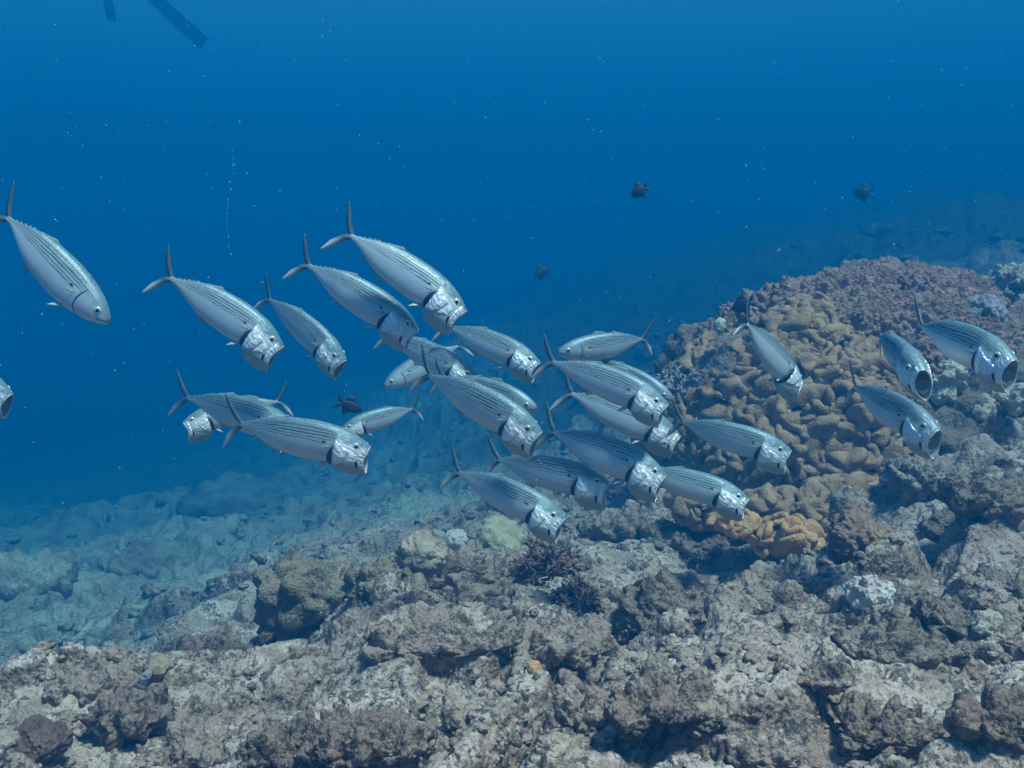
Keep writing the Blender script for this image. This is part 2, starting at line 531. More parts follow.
def leather_shape(a, b, h, seed, lobe=.036, sub=4, n=None):
    """a dome set with overlapping ruffled lobes"""
    rnd = random.Random(seed)
    U, Fc = ico(sub)
    U5, Fc5 = ico(5)
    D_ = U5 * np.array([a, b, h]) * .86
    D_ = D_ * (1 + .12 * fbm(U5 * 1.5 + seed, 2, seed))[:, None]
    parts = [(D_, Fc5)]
    n = n or int(1.15 * (a + b) ** 2 / (lobe * lobe) * .62)
    rho = np.sqrt(U[:, 0] ** 2 + U[:, 1] ** 2)
    th = np.arctan2(U[:, 1], U[:, 0])
    pts = []
    tries = 0
    while len(pts) < n and tries < 6000:
        tries += 1
        d = Vector([rnd.gauss(0, 1) for _ in range(3)]).normalized()
        if d.z < -.25: continue
        p = Vector((d.x * a, d.y * b, d.z * h))
        if any((p - q_).length < lobe * .90 for q_, _ in pts): continue
        pts.append((p, Vector((d.x / a, d.y / b, d.z / h)).normalized()))
    for k, (p, nr_) in enumerate(pts):
        r = lobe * rnd.uniform(.75, 1.35)
        m1, m2 = rnd.choice((2, 3)), rnd.choice((4, 5))
        p1, p2 = rnd.uniform(0, 6.3), rnd.uniform(0, 6.3)
        rr = 1 + .18 * np.sin(m1 * th + p1) + .09 * np.sin(m2 * th + p2)
        x = U[:, 0] * rr * r
        y = U[:, 1] * rr * r * rnd.uniform(.7, 1)
        z = U[:, 2] * r * .40 + r * (.30 * np.sin(m1 * th + p1 + 1.2) * rho ** 2 - .42 * rho ** 2 + .10 * np.sin(m2 * th + p2) * rho ** 3)
        q = np.stack([x, y, z], 1)
        q += (.09 * r) * np.stack([perlin(q / r * 1.3 + seed + k, 3), perlin(q / r * 1.3 + seed + k, 4), perlin(q / r * 1.3 + seed + k, 5)], 1)
        B_ = basis((nr_ + Vector([rnd.gauss(0, .22) for _ in range(3)])).normalized())
        q = q @ np.array(B_).T + np.array(p) + np.array(nr_) * r * rnd.uniform(.05, .55)
        parts.append((q, Fc))
    # winding folds on top
    ell = lambda p, f: Vector((p.x / a, p.y / b, p.z / h)).normalized() * f
    rib = []
    for k in range(int(n * 1.1)):
        while True:
            d = Vector([rnd.gauss(0, 1) for _ in range(3)]).normalized()
            if d.z > -.15: break
        p = Vector((d.x * a, d.y * b, d.z * h))
        t = d.cross(Vector([rnd.gauss(0, 1) for _ in range(3)])).normalized()
        r0 = lobe * rnd.uniform(.20, .34)
        L = int(rnd.choice((9, 12, 15, 18)))
        turn, ph, wob = rnd.uniform(-.18, .18), rnd.uniform(0, 6), rnd.uniform(.35, .75)
        lift = r0 * rnd.uniform(.6, 2.2)
        pts_, rad_ = [], []
        for i in range(L):
            e = ell(p, 1)
            nn = Vector((e.x / a, e.y / b, e.z / h)).normalized()
            ang = turn + wob * math.sin(i * .8 + ph)
            t = (t - nn * t.dot(nn)).normalized()
            t = (t * math.cos(ang) + nn.cross(t) * math.sin(ang)).normalized()
            q_ = Vector((e.x * a, e.y * b, e.z * h))
            env = math.sqrt(max(.05, 1 - (2 * (i + .3) / (L - .4) - 1) ** 4))
            pts_.append(q_ + nn * (lift * env))
            rad_.append(r0 * env * (1 + .16 * math.sin(i * 1.3 + ph * 2)))
            p = q_ + t * r0 * .75
        rib.append((pts_, rad_))
    V_, T_ = tubes(rib, 10)
    parts.append((V_ + .12 * lobe * np.stack([perlin(V_ / lobe * 1.6, 3), perlin(V_ / lobe * 1.6, 4), perlin(V_ / lobe * 1.6, 5)], 1), T_))
    V, T, k = [], [], 0
    for v, t in parts:
        V.append(v); T.append(t + k); k += len(v)
    return np.concatenate(V), np.concatenate(T)


def knobby_shape(a, b, h, seed, lam=.016, sub=6, amp=.012):
    U, Fc = ico(sub)
    P = U * np.array([a, b, h])
    N = U / np.array([a, b, h])
    N /= np.linalg.norm(N, axis=1)[:, None]
    s = min(a, b, h * 1.5)
    P = P + N * (s * .30 * fbm(P / s * 1.1 + seed, 3, seed))[:, None]
    f1, f2 = worley(P / (lam * 3.2), seed + 1)
    P = P + N * (amp * 1.5 * (1 - f1 * 1.4))[:, None]
    f1, f2 = worley(P / lam, seed + 2)
    P = P + N * (amp * np.clip(1.05 - f1 * 1.5, -.2, 1))[:, None]
    return P, Fc


def tubes(paths, sides=5):
    """paths: list of (points, radii) -> arrays"""
    V, Fc = [], []
    for pts, rad in paths:
        pts = [Vector(p) for p in pts]
        b0 = len(V)
        for i, p in enumerate(pts):
            t = (pts[min(i + 1, len(pts) - 1)] - pts[max(i - 1, 0)]).normalized()
            B = basis(t)
            for k in range(sides):
                a = 2 * math.pi * k / sides
                V.append(p + B @ Vector((math.cos(a) * rad[i], math.sin(a) * rad[i], 0)))
        for i in range(len(pts) - 1):
            for k in range(sides):
                k2 = (k + 1) % sides
                Fc.append((b0 + i * sides + k, b0 + i * sides + k2, b0 + (i + 1) * sides + k2, b0 + (i + 1) * sides + k))
        # close the tip with a degenerate-free fan of quads to one point
        V.append(pts[-1] + (pts[-1] - pts[-2]).normalized() * rad[-1] * .7)
        tip = len(V) - 1
        e = b0 + (len(pts) - 1) * sides
        for k in range(0, sides):
            Fc.append((e + k, e + (k + 1) % sides, tip, tip))
    V = np.array([v[:] for v in V])
    Fc = np.array(Fc)
    tri = Fc[:, 2] == Fc[:, 3]
    T = np.concatenate([Fc[~tri][:, [0, 1, 2]], Fc[~tri][:, [0, 2, 3]], Fc[tri][:, :3]])
    return V, T


def branching_shape(r, seed, n=60, thick=.004, levels=3, up=.6, tip=.6):
    rnd = random.Random(seed)
    paths = []

    def grow(p, d, L, th, lev):
        pts, rad = [p], [th]
        for i in range(3):
            d = (d + Vector([rnd.gauss(0, .16) for _ in range(3)])).normalized()
            p = p + d * L / 3
            pts.append(p)
            rad.append(th * (1 - (1 - tip) * (i + 1) / 3))
        paths.append((pts, rad))
        if lev > 0:
            for _ in range(rnd.choice((2, 3))):
                q = pts[rnd.choice((1, 2, 3))]
                dd = (d + Vector([rnd.gauss(0, .6) for _ in range(3)])).normalized()
                grow(q, dd, L * rnd.uniform(.55, .8), th * .8, lev - 1)
    for i in range(n):
        while True:
            d = Vector([rnd.gauss(0, 1) for _ in range(3)]).normalized()
            if d.z > -.1 + 0 * up: break
        grow(Vector((d.x * r * .25, d.y * r * .25, d.z * r * .1)), d, r * .5, thick, levels)
    return tubes(paths, 5)


# the outcrop that carries the soft corals
MC, MR = at(872, 440, 3.45), Vector((.74, .62, .545))


def mound_hit(px, py, grow=1.0):
    d = ray(px, py)
    r = MR * grow
    o = Vector([-MC[i] / r[i] for i in range(3)])
    e = Vector([d[i] / r[i] for i in range(3)])
    A, B, C = e.dot(e), 2 * o.dot(e), o.dot(o) - 1
    D = B * B - 4 * A * C
    t = (-B - math.sqrt(D)) / (2 * A) if D > 0 else -B / (2 * A)
    p = d * t
    n = Vector([(p[i] - MC[i]) / MR[i] ** 2 for i in range(3)]).normalized()
    return p, n


P_, F_ = rock_shape(tuple(MR), 40, 7, flat=1.0)
put('reef_outcrop', P_, F_, MC, M['rock_dark'], 'big dark rock mound at right carrying the brown leather corals', 'rock outcrop')

LEATHER = [  # px, py, half-width px, half-height px, seed, place words
    (700, 418, 46, 34), (668, 452, 34, 26), (742, 398, 38, 26), (712, 372, 34, 24), (790, 372, 46, 30), (806, 338, 44, 26),
    (842, 372, 34, 28), (775, 425, 40, 30), (822, 412, 40, 30), (742, 446, 42, 28), (800, 458, 48, 32), (848, 448, 36, 28),
    (848, 486, 46, 34), (800, 500, 42, 26), (752, 484, 44, 28), (702, 476, 38, 24), (856, 408, 26, 26), (742, 516, 38, 18),
]
LW = ['leather coral at the left flank of the mound beside the grey branching coral',
      'lowest left brown leather coral, between fish heads and the mound foot',
      'brown leather coral lobe above the middle left of the mound',
      'shadowed brown leather coral on the mound below the white ball sponge',
      'folded brown leather coral just below the fish that swims away',
      'smooth brown leather coral high on the mound beside the purple coral',
      'brown leather coral left of the face-on fish with round mouth',
      'folded leather coral in the middle of the mound, above the lone fish head',
      'leather coral left of the tail of the right lower fish',
      'leather coral behind the middle of the level fish over the mound',
      'broad folded leather coral right of the head of the fish over the mound',
      'leather coral beneath the tail half of the right lower fish',
      'thick folded golden brown leather coral at the lower right foot of the mound',
      'golden brown leather coral just above the orange one',
      'leather coral just below the head of the fish over the mound',
      'leather coral above the back of the lowest right fish',
      'small leather coral wedged below the right fish tail',
      'low leather coral lobes right behind the lowest right fish head']
for i, (px, py, rx, ry) in enumerate(LEATHER):
    p, n = mound_hit(px, py, 1.03)
    m_ = p.length / F
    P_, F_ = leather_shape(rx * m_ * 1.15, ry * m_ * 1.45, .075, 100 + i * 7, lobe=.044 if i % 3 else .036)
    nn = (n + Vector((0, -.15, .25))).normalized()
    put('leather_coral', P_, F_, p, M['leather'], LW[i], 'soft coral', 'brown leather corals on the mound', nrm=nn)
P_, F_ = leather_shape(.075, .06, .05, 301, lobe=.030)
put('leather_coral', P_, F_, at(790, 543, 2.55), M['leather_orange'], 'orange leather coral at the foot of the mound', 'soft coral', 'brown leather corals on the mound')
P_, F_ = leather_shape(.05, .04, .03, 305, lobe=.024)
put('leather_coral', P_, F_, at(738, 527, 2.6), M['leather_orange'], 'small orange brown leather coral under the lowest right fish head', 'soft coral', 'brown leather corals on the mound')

for px, py, d_, a_, b_, lab in ((842, 506, 2.72, .115, .075, 'lowest right leather coral, overhanging the slope beside the dark bushy head'),
                            (700, 504, 2.78, .085, .06, 'leather coral lobe left of the lowest right fish head, low on the mound'),
                            (775, 512, 2.74, .09, .055, 'leather coral directly above the orange one at the mound foot'),
                            (886, 462, 2.86, .07, .055, 'leather coral under the belly of the lower right fish, by bare rock')):
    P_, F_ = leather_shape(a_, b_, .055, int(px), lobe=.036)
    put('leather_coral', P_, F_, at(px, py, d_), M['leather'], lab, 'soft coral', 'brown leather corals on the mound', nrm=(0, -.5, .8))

BUSH = [(835, 296, 56, 24, 'bush'), (770, 312, 40, 20, 'bush'), (905, 285, 44, 26, 'bush'), (885, 320, 50, 32, 'bush_brown'), (950, 300, 36, 30, 'bush'),
        (850, 335, 44, 26, 'bush_brown'), (905, 355, 40, 30, 'bush'), (960, 340, 40, 30, 'bush_brown'), (1010, 360, 40, 34, 'bush_brown'), (730, 335, 26, 18, 'bush_brown'),
        (880, 395, 30, 26, 'bush_brown'), (925, 330, 34, 26, 'bush'), (1000, 330, 34, 22, 'bush_brown')]
BW = ['purple bushy coral along the top left of the mound', 'purple brown coral crust on the upper left shoulder of the mound',
      'purple bushy coral on the very top of the mound', 'brown bushy coral just left of the face-on fish tail',
      'purple bushy coral at the top right of the mound', 'brown bushy coral above the smooth leather coral',
      'dark purple coral between the two upper right fish', 'brown bushy coral behind the upper right fish back',
      'brown bushy coral behind the head of the rightmost fish', 'brown coral crust beside the white ball sponge',
      'brown coral below the face-on fish', 'purple coral behind the tail of the rightmost fish', 'brown bushy coral on the right slope beside the pale blue coral']
for i, (px, py, rx, ry, mt) in enumerate(BUSH):
    p, n = mound_hit(min(px, 990), max(py, 268), 1.02)
    if px > 990: p = at(px, py, 3.25)
    m_ = p.length / F
    P_, F_ = knobby_shape(rx * m_ * 1.15, ry * m_ * 1.25, .06, 400 + i * 5, lam=.021, amp=.019, sub=7 if i < 9 else 6)
    put('bush_coral', P_, F_, p, M[mt], BW[i], 'coral', 'bushy hard corals on the mound top', nrm=(n + Vector((0, -.1, .4))).normalized())

# single corals
def coral(kind, px, py, d, rx, ry, mat, label, seed, cat='coral', **k):
    if d < 2.85: d = seat(px, py + ry * .8, d)
    m_ = d / F
    if kind == 'knob': P, Fc = knobby_shape(rx * m_, rx * m_, ry * m_, seed, sub=6 if rx > 18 else 5, **k)
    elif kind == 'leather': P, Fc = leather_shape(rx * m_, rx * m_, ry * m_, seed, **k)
    else: P, Fc = branching_shape(rx * m_, seed, **k)
    return put({'knob': 'hard_coral', 'leather': 'soft_coral', 'branch': 'branching_coral'}[kind], P, Fc, at(px, py, d), M[mat], label, cat)


coral('knob', 422, 556, 2.22, 25, 24, 'dome', 'tan dome coral on the rim of the ledge, left of the olive one', 501, lam=.012, amp=.004)
coral('knob', 501, 548, 2.28, 27, 23, 'dome_green', 'olive dome coral on the rim, below the lowest middle fish', 502, lam=.03, amp=.010)
coral('branch', 548, 572, 2.12, 34, 30, 'feather', 'dark feathery coral clump beside the olive dome coral', 503, n=60, thick=.0055, levels=2)
coral('branch', 578, 600, 2.06, 24, 22, 'feather', 'dark feathery coral clump with frills, lower one of the pair', 504, n=44, thick=.0055, levels=2)
coral('branch', 560, 590, 1.95, 14, 13, 'white', 'white frilly coral tuft in the dark feathery clump', 505, n=16, thick=.003)
coral('branch', 361, 617, 1.93, 12, 12, 'bush_blue', 'small pale blue coral tuft beside the big tan boulder', 506, n=26, thick=.0032, levels=2)
coral('branch', 676, 388, 3.0, 24, 22, 'bush_blue', 'grey branching coral at the left end of the mound', 507, n=26, thick=.0075, levels=2)
coral('knob', 984, 316, 3.0, 18, 17, 'bush_blue', 'pale blue round coral on the right slope of the mound', 508, lam=.014, amp=.012)
coral('knob', 943, 380, 2.87, 23, 19, 'knob', 'pale yellowish knobby coral under the rightmost fish', 509, lam=.03, amp=.016)
coral('knob', 1012, 398, 2.85, 16, 12, 'knob', 'pale knobby coral at the right edge below the rightmost fish mouth', 519, lam=.03, amp=.012)
coral('knob', 978, 410, 2.86, 18, 15, 'dome', 'smooth brown ball coral below the rightmost fish', 510, lam=.01, amp=.0015)
coral('knob', 960, 402, 2.86, 9, 8, 'dome', 'little brown ball coral left of the bigger ball coral', 520, lam=.01, amp=.0015)
coral('knob', 858, 538, 2.45, 26, 22, 'bush_brown', 'dark brown bushy coral head right of the orange leather coral', 511, lam=.014, amp=.010)
coral('knob', 874, 596, 1.95, 18, 15, 'pink', 'pinkish white knobby coral on the open slope at right', 512, lam=.016, amp=.010)
coral('branch', 862, 604, 1.93, 9, 9, 'bush', 'little purple coral tuft beside the pinkish white coral', 513, n=20, thick=.003, levels=2)
coral('knob', 38, 742, 1.28, 25, 20, 'maroon', 'maroon round sponge in the lower left corner', 514, cat='sponge', lam=.010, amp=.004)
coral('knob', 30, 680, 1.62, 13, 8, 'pink', 'small pinkish table coral on the left rim', 515, lam=.012, amp=.009)
coral('knob', 86, 659, 1.72, 9, 6, 'leather_orange', 'small rusty sponge on the left rim', 516, cat='sponge', lam=.012, amp=.004)
coral('knob', 456, 541, 2.3, 10, 10, 'white', 'small whitish coral ball between the two dome corals', 517, lam=.010, amp=.003)
coral('knob', 721, 326, 3.05, 7, 8, 'white', 'white ball sponge at the upper left of the mound', 518, cat='sponge', lam=.010, amp=.001)
coral('knob', 534, 667, 1.6, 7, 6, 'leather_orange', 'small rusty coral knob on the middle rocks', 521, lam=.012, amp=.003)
coral('branch', 700, 560, 2.3, 12, 10, 'bush_blue', 'small grey coral tuft on the bumpy rock below the mound', 522, n=24, thick=.003, levels=2)
V_, F2_ = tubes([([(0, 0, 0), (.004, -.004, .02), (.010, -.008, .036), (.018, -.01, .046)], [.0075, .008, .0072, .006])], 10)
put('finger_sponge', V_, F2_, at(141, 699, 1.45), M['bush_blue'], 'grey finger sponge standing on the left foreground rock', 'sponge')

# rocks and ledges
rock('tan_boulder', 308, 588, 1.95, 46, 40, 40, 'rock_tan', 601, 'big tan boulder with a sheer left side on the rim', 'boulder', flat=.5, rough=.5)
rock('reef_rock', 376, 578, 2.15, 24, 24, 26, 'rock_tan', 602, 'tan rock between the big boulder and the tan dome coral', sub=6)
rock('reef_rock', 470, 570, 2.15, 66, 28, 40, 'rock', 603, 'long low rock under the two dome corals')
rock('reef_rock', 440, 632, 1.85, 80, 24, 50, 'rock', 604, 'broad grey rock in the middle of the near slope', undercut=.3)
rock('reef_rock', 560, 640, 1.8, 54, 22, 40, 'rock', 605, 'grey rock sloping right below the feathery coral', undercut=.3)
rock('reef_rock', 672, 602, 2.0, 50, 34, 45, 'rock_dark', 606, 'bumpy grey rock between the feathery coral and the mound', undercut=.2)
rock('reef_rock', 640, 622, 1.93, 30, 20, 30, 'rock_dark', 607, 'darker lower shoulder of the bumpy grey rock', sub=6)
rock('reef_ledge', 366, 735, 1.22, 66, 26, 46, 'rock_purple', 608, 'purple brown ledge with dark hollow at bottom left of centre', 'ledge', undercut=.45, sub=7)
rock('reef_rock', 285, 745, 1.2, 40, 24, 40, 'rock_purple', 609, 'purple brown rock left of the purple ledge', undercut=.3)
rock('reef_ledge', 668, 700, 1.4, 62, 22, 46, 'rock_purple', 610, 'shaded ledge with a tan top at bottom centre', 'ledge', undercut=.5, sub=7)
rock('reef_rock', 655, 670, 1.5, 24, 14, 24, 'rock_tan', 611, 'tan lump on top of the shaded bottom ledge')
rock('reef_rock', 590, 715, 1.32, 34, 26, 34, 'rock', 612, 'grey rock left of the shaded bottom ledge', undercut=.2)
rock('reef_ledge', 905, 640, 1.65, 72, 20, 50, 'rock_dark', 613, 'long dark curved ledge at lower right', 'ledge', undercut=.45, sub=7, rot=.2)
rock('reef_rock', 945, 615, 1.72, 34, 16, 30, 'rock_dark', 614, 'dark knob over the end of the curved ledge')
rock('reef_rock', 984, 626, 1.68, 16, 13, 16, 'rock_pale', 615, 'pale whitish rock right of the curved ledge', sub=5)
rock('reef_rock', 815, 672, 1.5, 34, 14, 30, 'rock', 616, 'low rock at the left end of the curved ledge', undercut=.3)
rock('reef_rock', 880, 725, 1.25, 50, 22, 40, 'rock_purple', 617, 'knobbly purplish rock near the bottom right', undercut=.3, sub=7)
rock('reef_rock', 998, 720, 1.2, 36, 22, 34, 'rock_purple', 618, 'knobbly dark rock in the bottom right corner', undercut=.3)
rock('reef_rock', 990, 494, 2.35, 50, 24, 40, 'rock_dark', 619, 'dark ledge rock at the right edge below the ball coral', undercut=.4)
rock('reef_rock', 940, 522, 2.3, 20, 13, 20, 'rock_dark', 620, 'small dark rock below left of the right edge ledge', sub=5)
rock('reef_rock', 920, 470, 2.7, 36, 20, 34, 'rock', 621, 'grey rock under the lower right fish mouth')
rock('reef_rock', 130, 708, 1.42, 46, 24, 40, 'rock_purple', 622, 'dark purplish rock under the finger sponge', undercut=.4)
rock('reef_rock', 88, 680, 1.66, 40, 22, 36, 'rock', 623, 'grey rock on the left rim with the rusty sponge', sub=6)
rock('reef_rock', 195, 742, 1.22, 30, 16, 30, 'rock', 624, 'grey rock right of the lower left hollow', sub=6)
rock('reef_rock', 212, 655, 2.45, 44, 20, 36, 'rock_dark', 625, 'dark rock on the slope behind the left rim', undercut=.2)
rock('boulder', 1014, 290, 3.75, 28, 25, 27, 'rock_pale', 626, 'round grey boulder at the right edge behind the mound', 'boulder')
rock('boulder', 960, 300, 4.3, 24, 14, 24, 'rock_dark', 636, 'low boulder between the mound top and the round boulder', 'boulder', sub=5)
rock('far_rock', 22, 590, 4.9, 54, 34, 50, 'far', 627, 'teal tinted rock on the deep bottom at the left edge', 'boulder', sub=5)
rock('far_rock', 255, 508, 9.5, 74, 26, 60, 'rock_dark', 628, 'dark blue bommie far off below the left group of fish', 'boulder', sub=5)
rock('far_rock', 440, 520, 5.6, 60, 20, 50, 'rock_pale', 629, 'pale sandy hump beyond the rim, behind the lowest middle fish', 'boulder', sub=5)
rock('far_rock', 150, 566, 5.6, 46, 18, 40, 'rock_dark', 631, 'dark patch rock on the deep bottom at left', 'boulder', sub=5)
rock('reef_rock', 620, 522, 2.9, 40, 16, 36, 'rock', 632, 'grey rock in the gully behind the lowest fish heads')
rock('reef_rock', 690, 535, 2.75, 44, 18, 36, 'rock_dark', 633, 'turfed rock at the left foot of the mound')
rock('reef_rock', 760, 600, 2.1, 40, 15, 36, 'rock', 634, 'low grey rock below the orange leather coral')
rock('reef_rock', 480, 715, 1.35, 40, 16, 36, 'rock', 635, 'grey rock right of the purple ledge')
rock('reef_rock', 760, 745, 1.18, 44, 20, 40, 'rock', 637, 'grey knobbly rock at the bottom edge right of centre', undercut=.2)
rock('reef_rock', 1010, 580, 1.9, 30, 13, 30, 'rock_dark', 638, 'grey rock at the right edge above the pale rock')

# coral rubble and encrusted knobs lying all over the bottom: nobody could count them
def rubble():
    rnd = np.random.RandomState(5)
    U, Fc = ico(2)
    shapes = []
    U3, Fc3 = ico(3)
    for k in range(60):
        u_ = U3 if k < 30 else U
        h = .40 * fbm(u_ * 1.3 + k * 9, 2, k) + .34 * (1 - 1.6 * worley(u_ * 2.0 + k * 5, k)[0]) + .22 * (.3 - np.abs(perlin(u_ * 3.4, k + 3)))
        shapes.append(u_ * (1 + h)[:, None] * np.array([1, 1, .8]))
    V, T, n = [], [], 0
    nl, na = TP.shape[:2]
    i0, i1 = 41, int(nl * .80)
    cnt = 0
    while cnt < 8000:
        i, j = rnd.randint(i0, i1), rnd.randint(20, na - 20)
        p = TP[i, j]
        d = math.hypot(p[0], p[1])
        if perlin(np.array([p * 2.6]), 33)[0] + .35 * perlin(np.array([p * 9]), 34)[0] < rnd.uniform(-.35, .25): continue
        r = d * rnd.choice([.002, .003, .0045, .007, .011], p=[.36, .30, .22, .09, .03]) * rnd.uniform(.7, 1.3)
        big_ = r > d * .0042
        q = shapes[rnd.randint(30) + (0 if big_ else 30)]
        fc_ = Fc3 if big_ else Fc
        a = rnd.uniform(0, 6.28)
        c, s_ = math.cos(a), math.sin(a)
        q = q * np.array([rnd.uniform(.7, 1.6), rnd.uniform(.7, 1.2), rnd.uniform(.5, .95)]) * r
        q = np.stack([q[:, 0] * c - q[:, 1] * s_, q[:, 0] * s_ + q[:, 1] * c, q[:, 2]], 1) + p
        V.append(q); T.append(fc_ + n); n += len(q); cnt += 1
    o = link('coral_rubble', mesh_np('coral_rubble', np.concatenate(V), np.concatenate(T), mat=M['rubble']))
    tag(o, 'small grey coral rubble and knobs strewn over the rocks', 'coral rubble', kind='stuff')


rubble()

# ------------------------------------------------------------------ the mackerel
def mat_fish():
    # body
    m, nt, bs = newmat('mackerel_skin')
    b = NB(nt)
    uv = b.node('ShaderNodeTexCoord').outputs['UV']
    sp = b.node('ShaderNodeSeparateXYZ')
    b.put(sp.inputs[0], uv)
    u, v = sp.outputs[0], sp.outputs[1]
    wv = b.math('MULTIPLY_ADD', b.noise(uv, 9, 2, .5), .08, v)
    rv = b.math('MULTIPLY', b.node('ShaderNodeObjectInfo').outputs['Random'], 30.0)
    vo = b.node('ShaderNodeVectorMath', operation='ADD')
    b.put(vo.inputs[0], uv); b.put(vo.inputs[1], rv)
    uvr = vo.outputs[0]
    nz = b.noise(uvr, 60, 2, .6)
    wv = b.math('MULTIPLY_ADD', b.noise(uvr, 7, 2, .5), .14, b.math('SUBTRACT', v, .05))
    blot = b.noise(uvr, 5, 2, .5)
    col = b.mix(b.step(v, -.85, .1), (.72, .74, .77), (.60, .68, .75))
    col = b.mix(b.math('MULTIPLY', b.step(blot, .4, .65), .35), col, (.64, .60, .60))
    back = b.step(wv, .15, .60)
    col = b.mix(back, col, (.22, .31, .36))
    stn = b.node('ShaderNodeMapping')
    b.put(stn.inputs[0], uv)
    stn.inputs[3].default_value = (5, 30, 1)
    col = b.mix(b.math('MULTIPLY', b.step(b.noise(stn.outputs[0], 1.6, 3, .6), .42, .62), .35), col, (.32, .40, .43))
    s = b.math('SINE', b.math('MULTIPLY', wv, 43.0))
    st = b.step(s, .05, .7)
    zone = b.math('MULTIPLY', b.step(v, .02, .12), b.step(v, .82, .70))
    st = b.math('MULTIPLY', b.math('MULTIPLY', st, zone), b.step(u, .80, .66))
    st = b.math('MULTIPLY', st, b.step(nz, .36, .50, .15, 1.))
    pale = b.math('MULTIPLY', b.math('MULTIPLY', b.step(s, -.2, -.8), zone), .65)
    col = b.mix(pale, col, (.50, .55, .54))
    col = b.mix(b.math('MULTIPLY', st, .9), col, (.035, .06, .07))
    # rows of spots along the back
    mp = b.node('ShaderNodeMapping')
    b.put(mp.inputs[0], uv)
    mp.inputs[3].default_value = (62, 13, 1)
    ck = b.node('ShaderNodeTexVoronoi')
    ck.inputs['Scale'].default_value = 1
    ck.inputs['Randomness'].default_value = .35
    b.put(ck.inputs['Vector'], mp.outputs[0])
    dots = b.math('MULTIPLY', b.step(ck.outputs[0], .50, .30), b.math('MULTIPLY', b.step(v, .55, .72), b.step(u, .85, .7)))
    col = b.mix(b.math('MULTIPLY', dots, .8), col, (.05, .085, .095))
    # dark spot and pale patch behind the gill
    def spot(cu, cv, ru, rv):
        a = b.math('DIVIDE', b.math('SUBTRACT', u, cu), ru)
        c = b.math('DIVIDE', b.math('SUBTRACT', v, cv), rv)
        return b.math('ADD', b.math('MULTIPLY', a, a), b.math('MULTIPLY', c, c))
    col = b.mix(b.step(spot(.715, .20, .028, .09), 1.1, .5), col, (.72, .70, .66))
    col = b.mix(b.step(spot(.672, .18, .013, .06), 1.3, .6), col, (.01, .015, .03))
    b.put(bs.inputs['Base Color'], col)
    bs.inputs['Metallic'].default_value = .35
    b.put(bs.inputs['Roughness'], b.math('MULTIPLY_ADD', nz, .25, .36))
    sc = b.node('ShaderNodeMapping')
    b.put(sc.inputs[0], uv)
    sc.inputs[3].default_value = (170, 34, 1)
    b.put(bs.inputs['Normal'], b.bump(b.voro(sc.outputs[0], 1.0), .0005, .2))
    M['skin'] = m
    # head
    m, nt, bs = newmat('mackerel_cheek')
    b = NB(nt)
    uv = b.node('ShaderNodeTexCoord').outputs['UV']
    sp = b.node('ShaderNodeSeparateXYZ')
    b.put(sp.inputs[0], uv)
    u, v = sp.outputs[0], sp.outputs[1]
    n1 = b.noise(uv, 5, 1.5, .5)
    n2 = b.noise(uv, 26, 3, .6)
    wv = b.math('MULTIPLY_ADD', n1, .25, v)
    col = b.mix(b.step(wv, -.75, -.2), (.54, .54, .50), (.92, .90, .90))
    edge = b.math('SUBTRACT', wv, b.math('MULTIPLY', b.math('MULTIPLY', u, u), .42))
    col = b.mix(b.step(edge, .46, .66), col, (.22, .30, .33))
    col = b.mix(b.math('MULTIPLY', b.step(n2, .54, .66), .28), col, (.42, .46, .54))
    col = b.mix(b.math('MULTIPLY', b.step(n1, .58, .66), .35), col, (.80, .66, .60))
    b.put(bs.inputs['Base Color'], col)
    bs.inputs['Metallic'].default_value = .25
    b.put(bs.inputs['Roughness'], b.step(wv, -.5, 0, .5, .22))
    b.put(bs.inputs['Normal'], b.bump(n1, .012, .45))
    M['plate'] = m
    m, nt, bs = newmat('mackerel_throat')
    b = NB(nt)
    uv = b.node('ShaderNodeTexCoord').outputs['UV']
    sp = b.node('ShaderNodeSeparateXYZ')
    b.put(sp.inputs[0], uv)
    u, v = sp.outputs[0], sp.outputs[1]
    n1 = b.noise(uv, 5, 3, .6)
    wv = b.math('MULTIPLY_ADD', n1, .2, b.math('SUBTRACT', v, .1))
    col = b.mix(b.step(wv, -.5, -.1), (.44, .45, .42), (.74, .75, .76))
    col = b.mix(b.math('MULTIPLY', b.step(n1, .5, .65), .3), col, (.50, .52, .45))
    edge = b.math('SUBTRACT', wv, b.math('MULTIPLY', b.math('MULTIPLY', u, u), .30))
    col = b.mix(b.step(edge, .42, .68), col, (.20, .28, .31))
    b.put(bs.inputs['Base Color'], col)
    bs.inputs['Metallic'].default_value = .2
    bs.inputs['Roughness'].default_value = .42
    fm = b.node('ShaderNodeMapping')
    b.put(fm.inputs[0], uv)
    fm.inputs[3].default_value = (3, 16, 1)
    b.put(bs.inputs['Normal'], b.bump(b.noise(fm.outputs[0], 1.3, 2, .5, .4), .006, .45))
    M['head'] = m

    def simple(key, name, c, rough=.5, metal=0., alpha=1., trans=0.):
        m, nt, bs = newmat(name)
        bb = NB(nt)
        uvv = bb.node('ShaderNodeTexCoord').outputs['Object']
        nn = bb.noise(uvv, 90, 3, .6)
        bb.put(bs.inputs['Base Color'], bb.mix(bb.step(nn, .35, .7), tuple(x * .75 for x in c), tuple(min(1, x * 1.15) for x in c)))
        bs.inputs['Roughness'].default_value = rough
        bs.inputs['Metallic'].default_value = metal
        bs.inputs['Alpha'].default_value = alpha
        M[key] = m
    simple('gill', 'gill_shade_dark_line', (.012, .012, .03), .6)
    simple('lining', 'mouth_lining', (.46, .46, .46), .5)
    simple('raker', 'gill_rakers', (.62, .62, .58), .4)
    simple('tailfin', 'tail_fin_skin', (.13, .18, .21), .45, .1, .8)
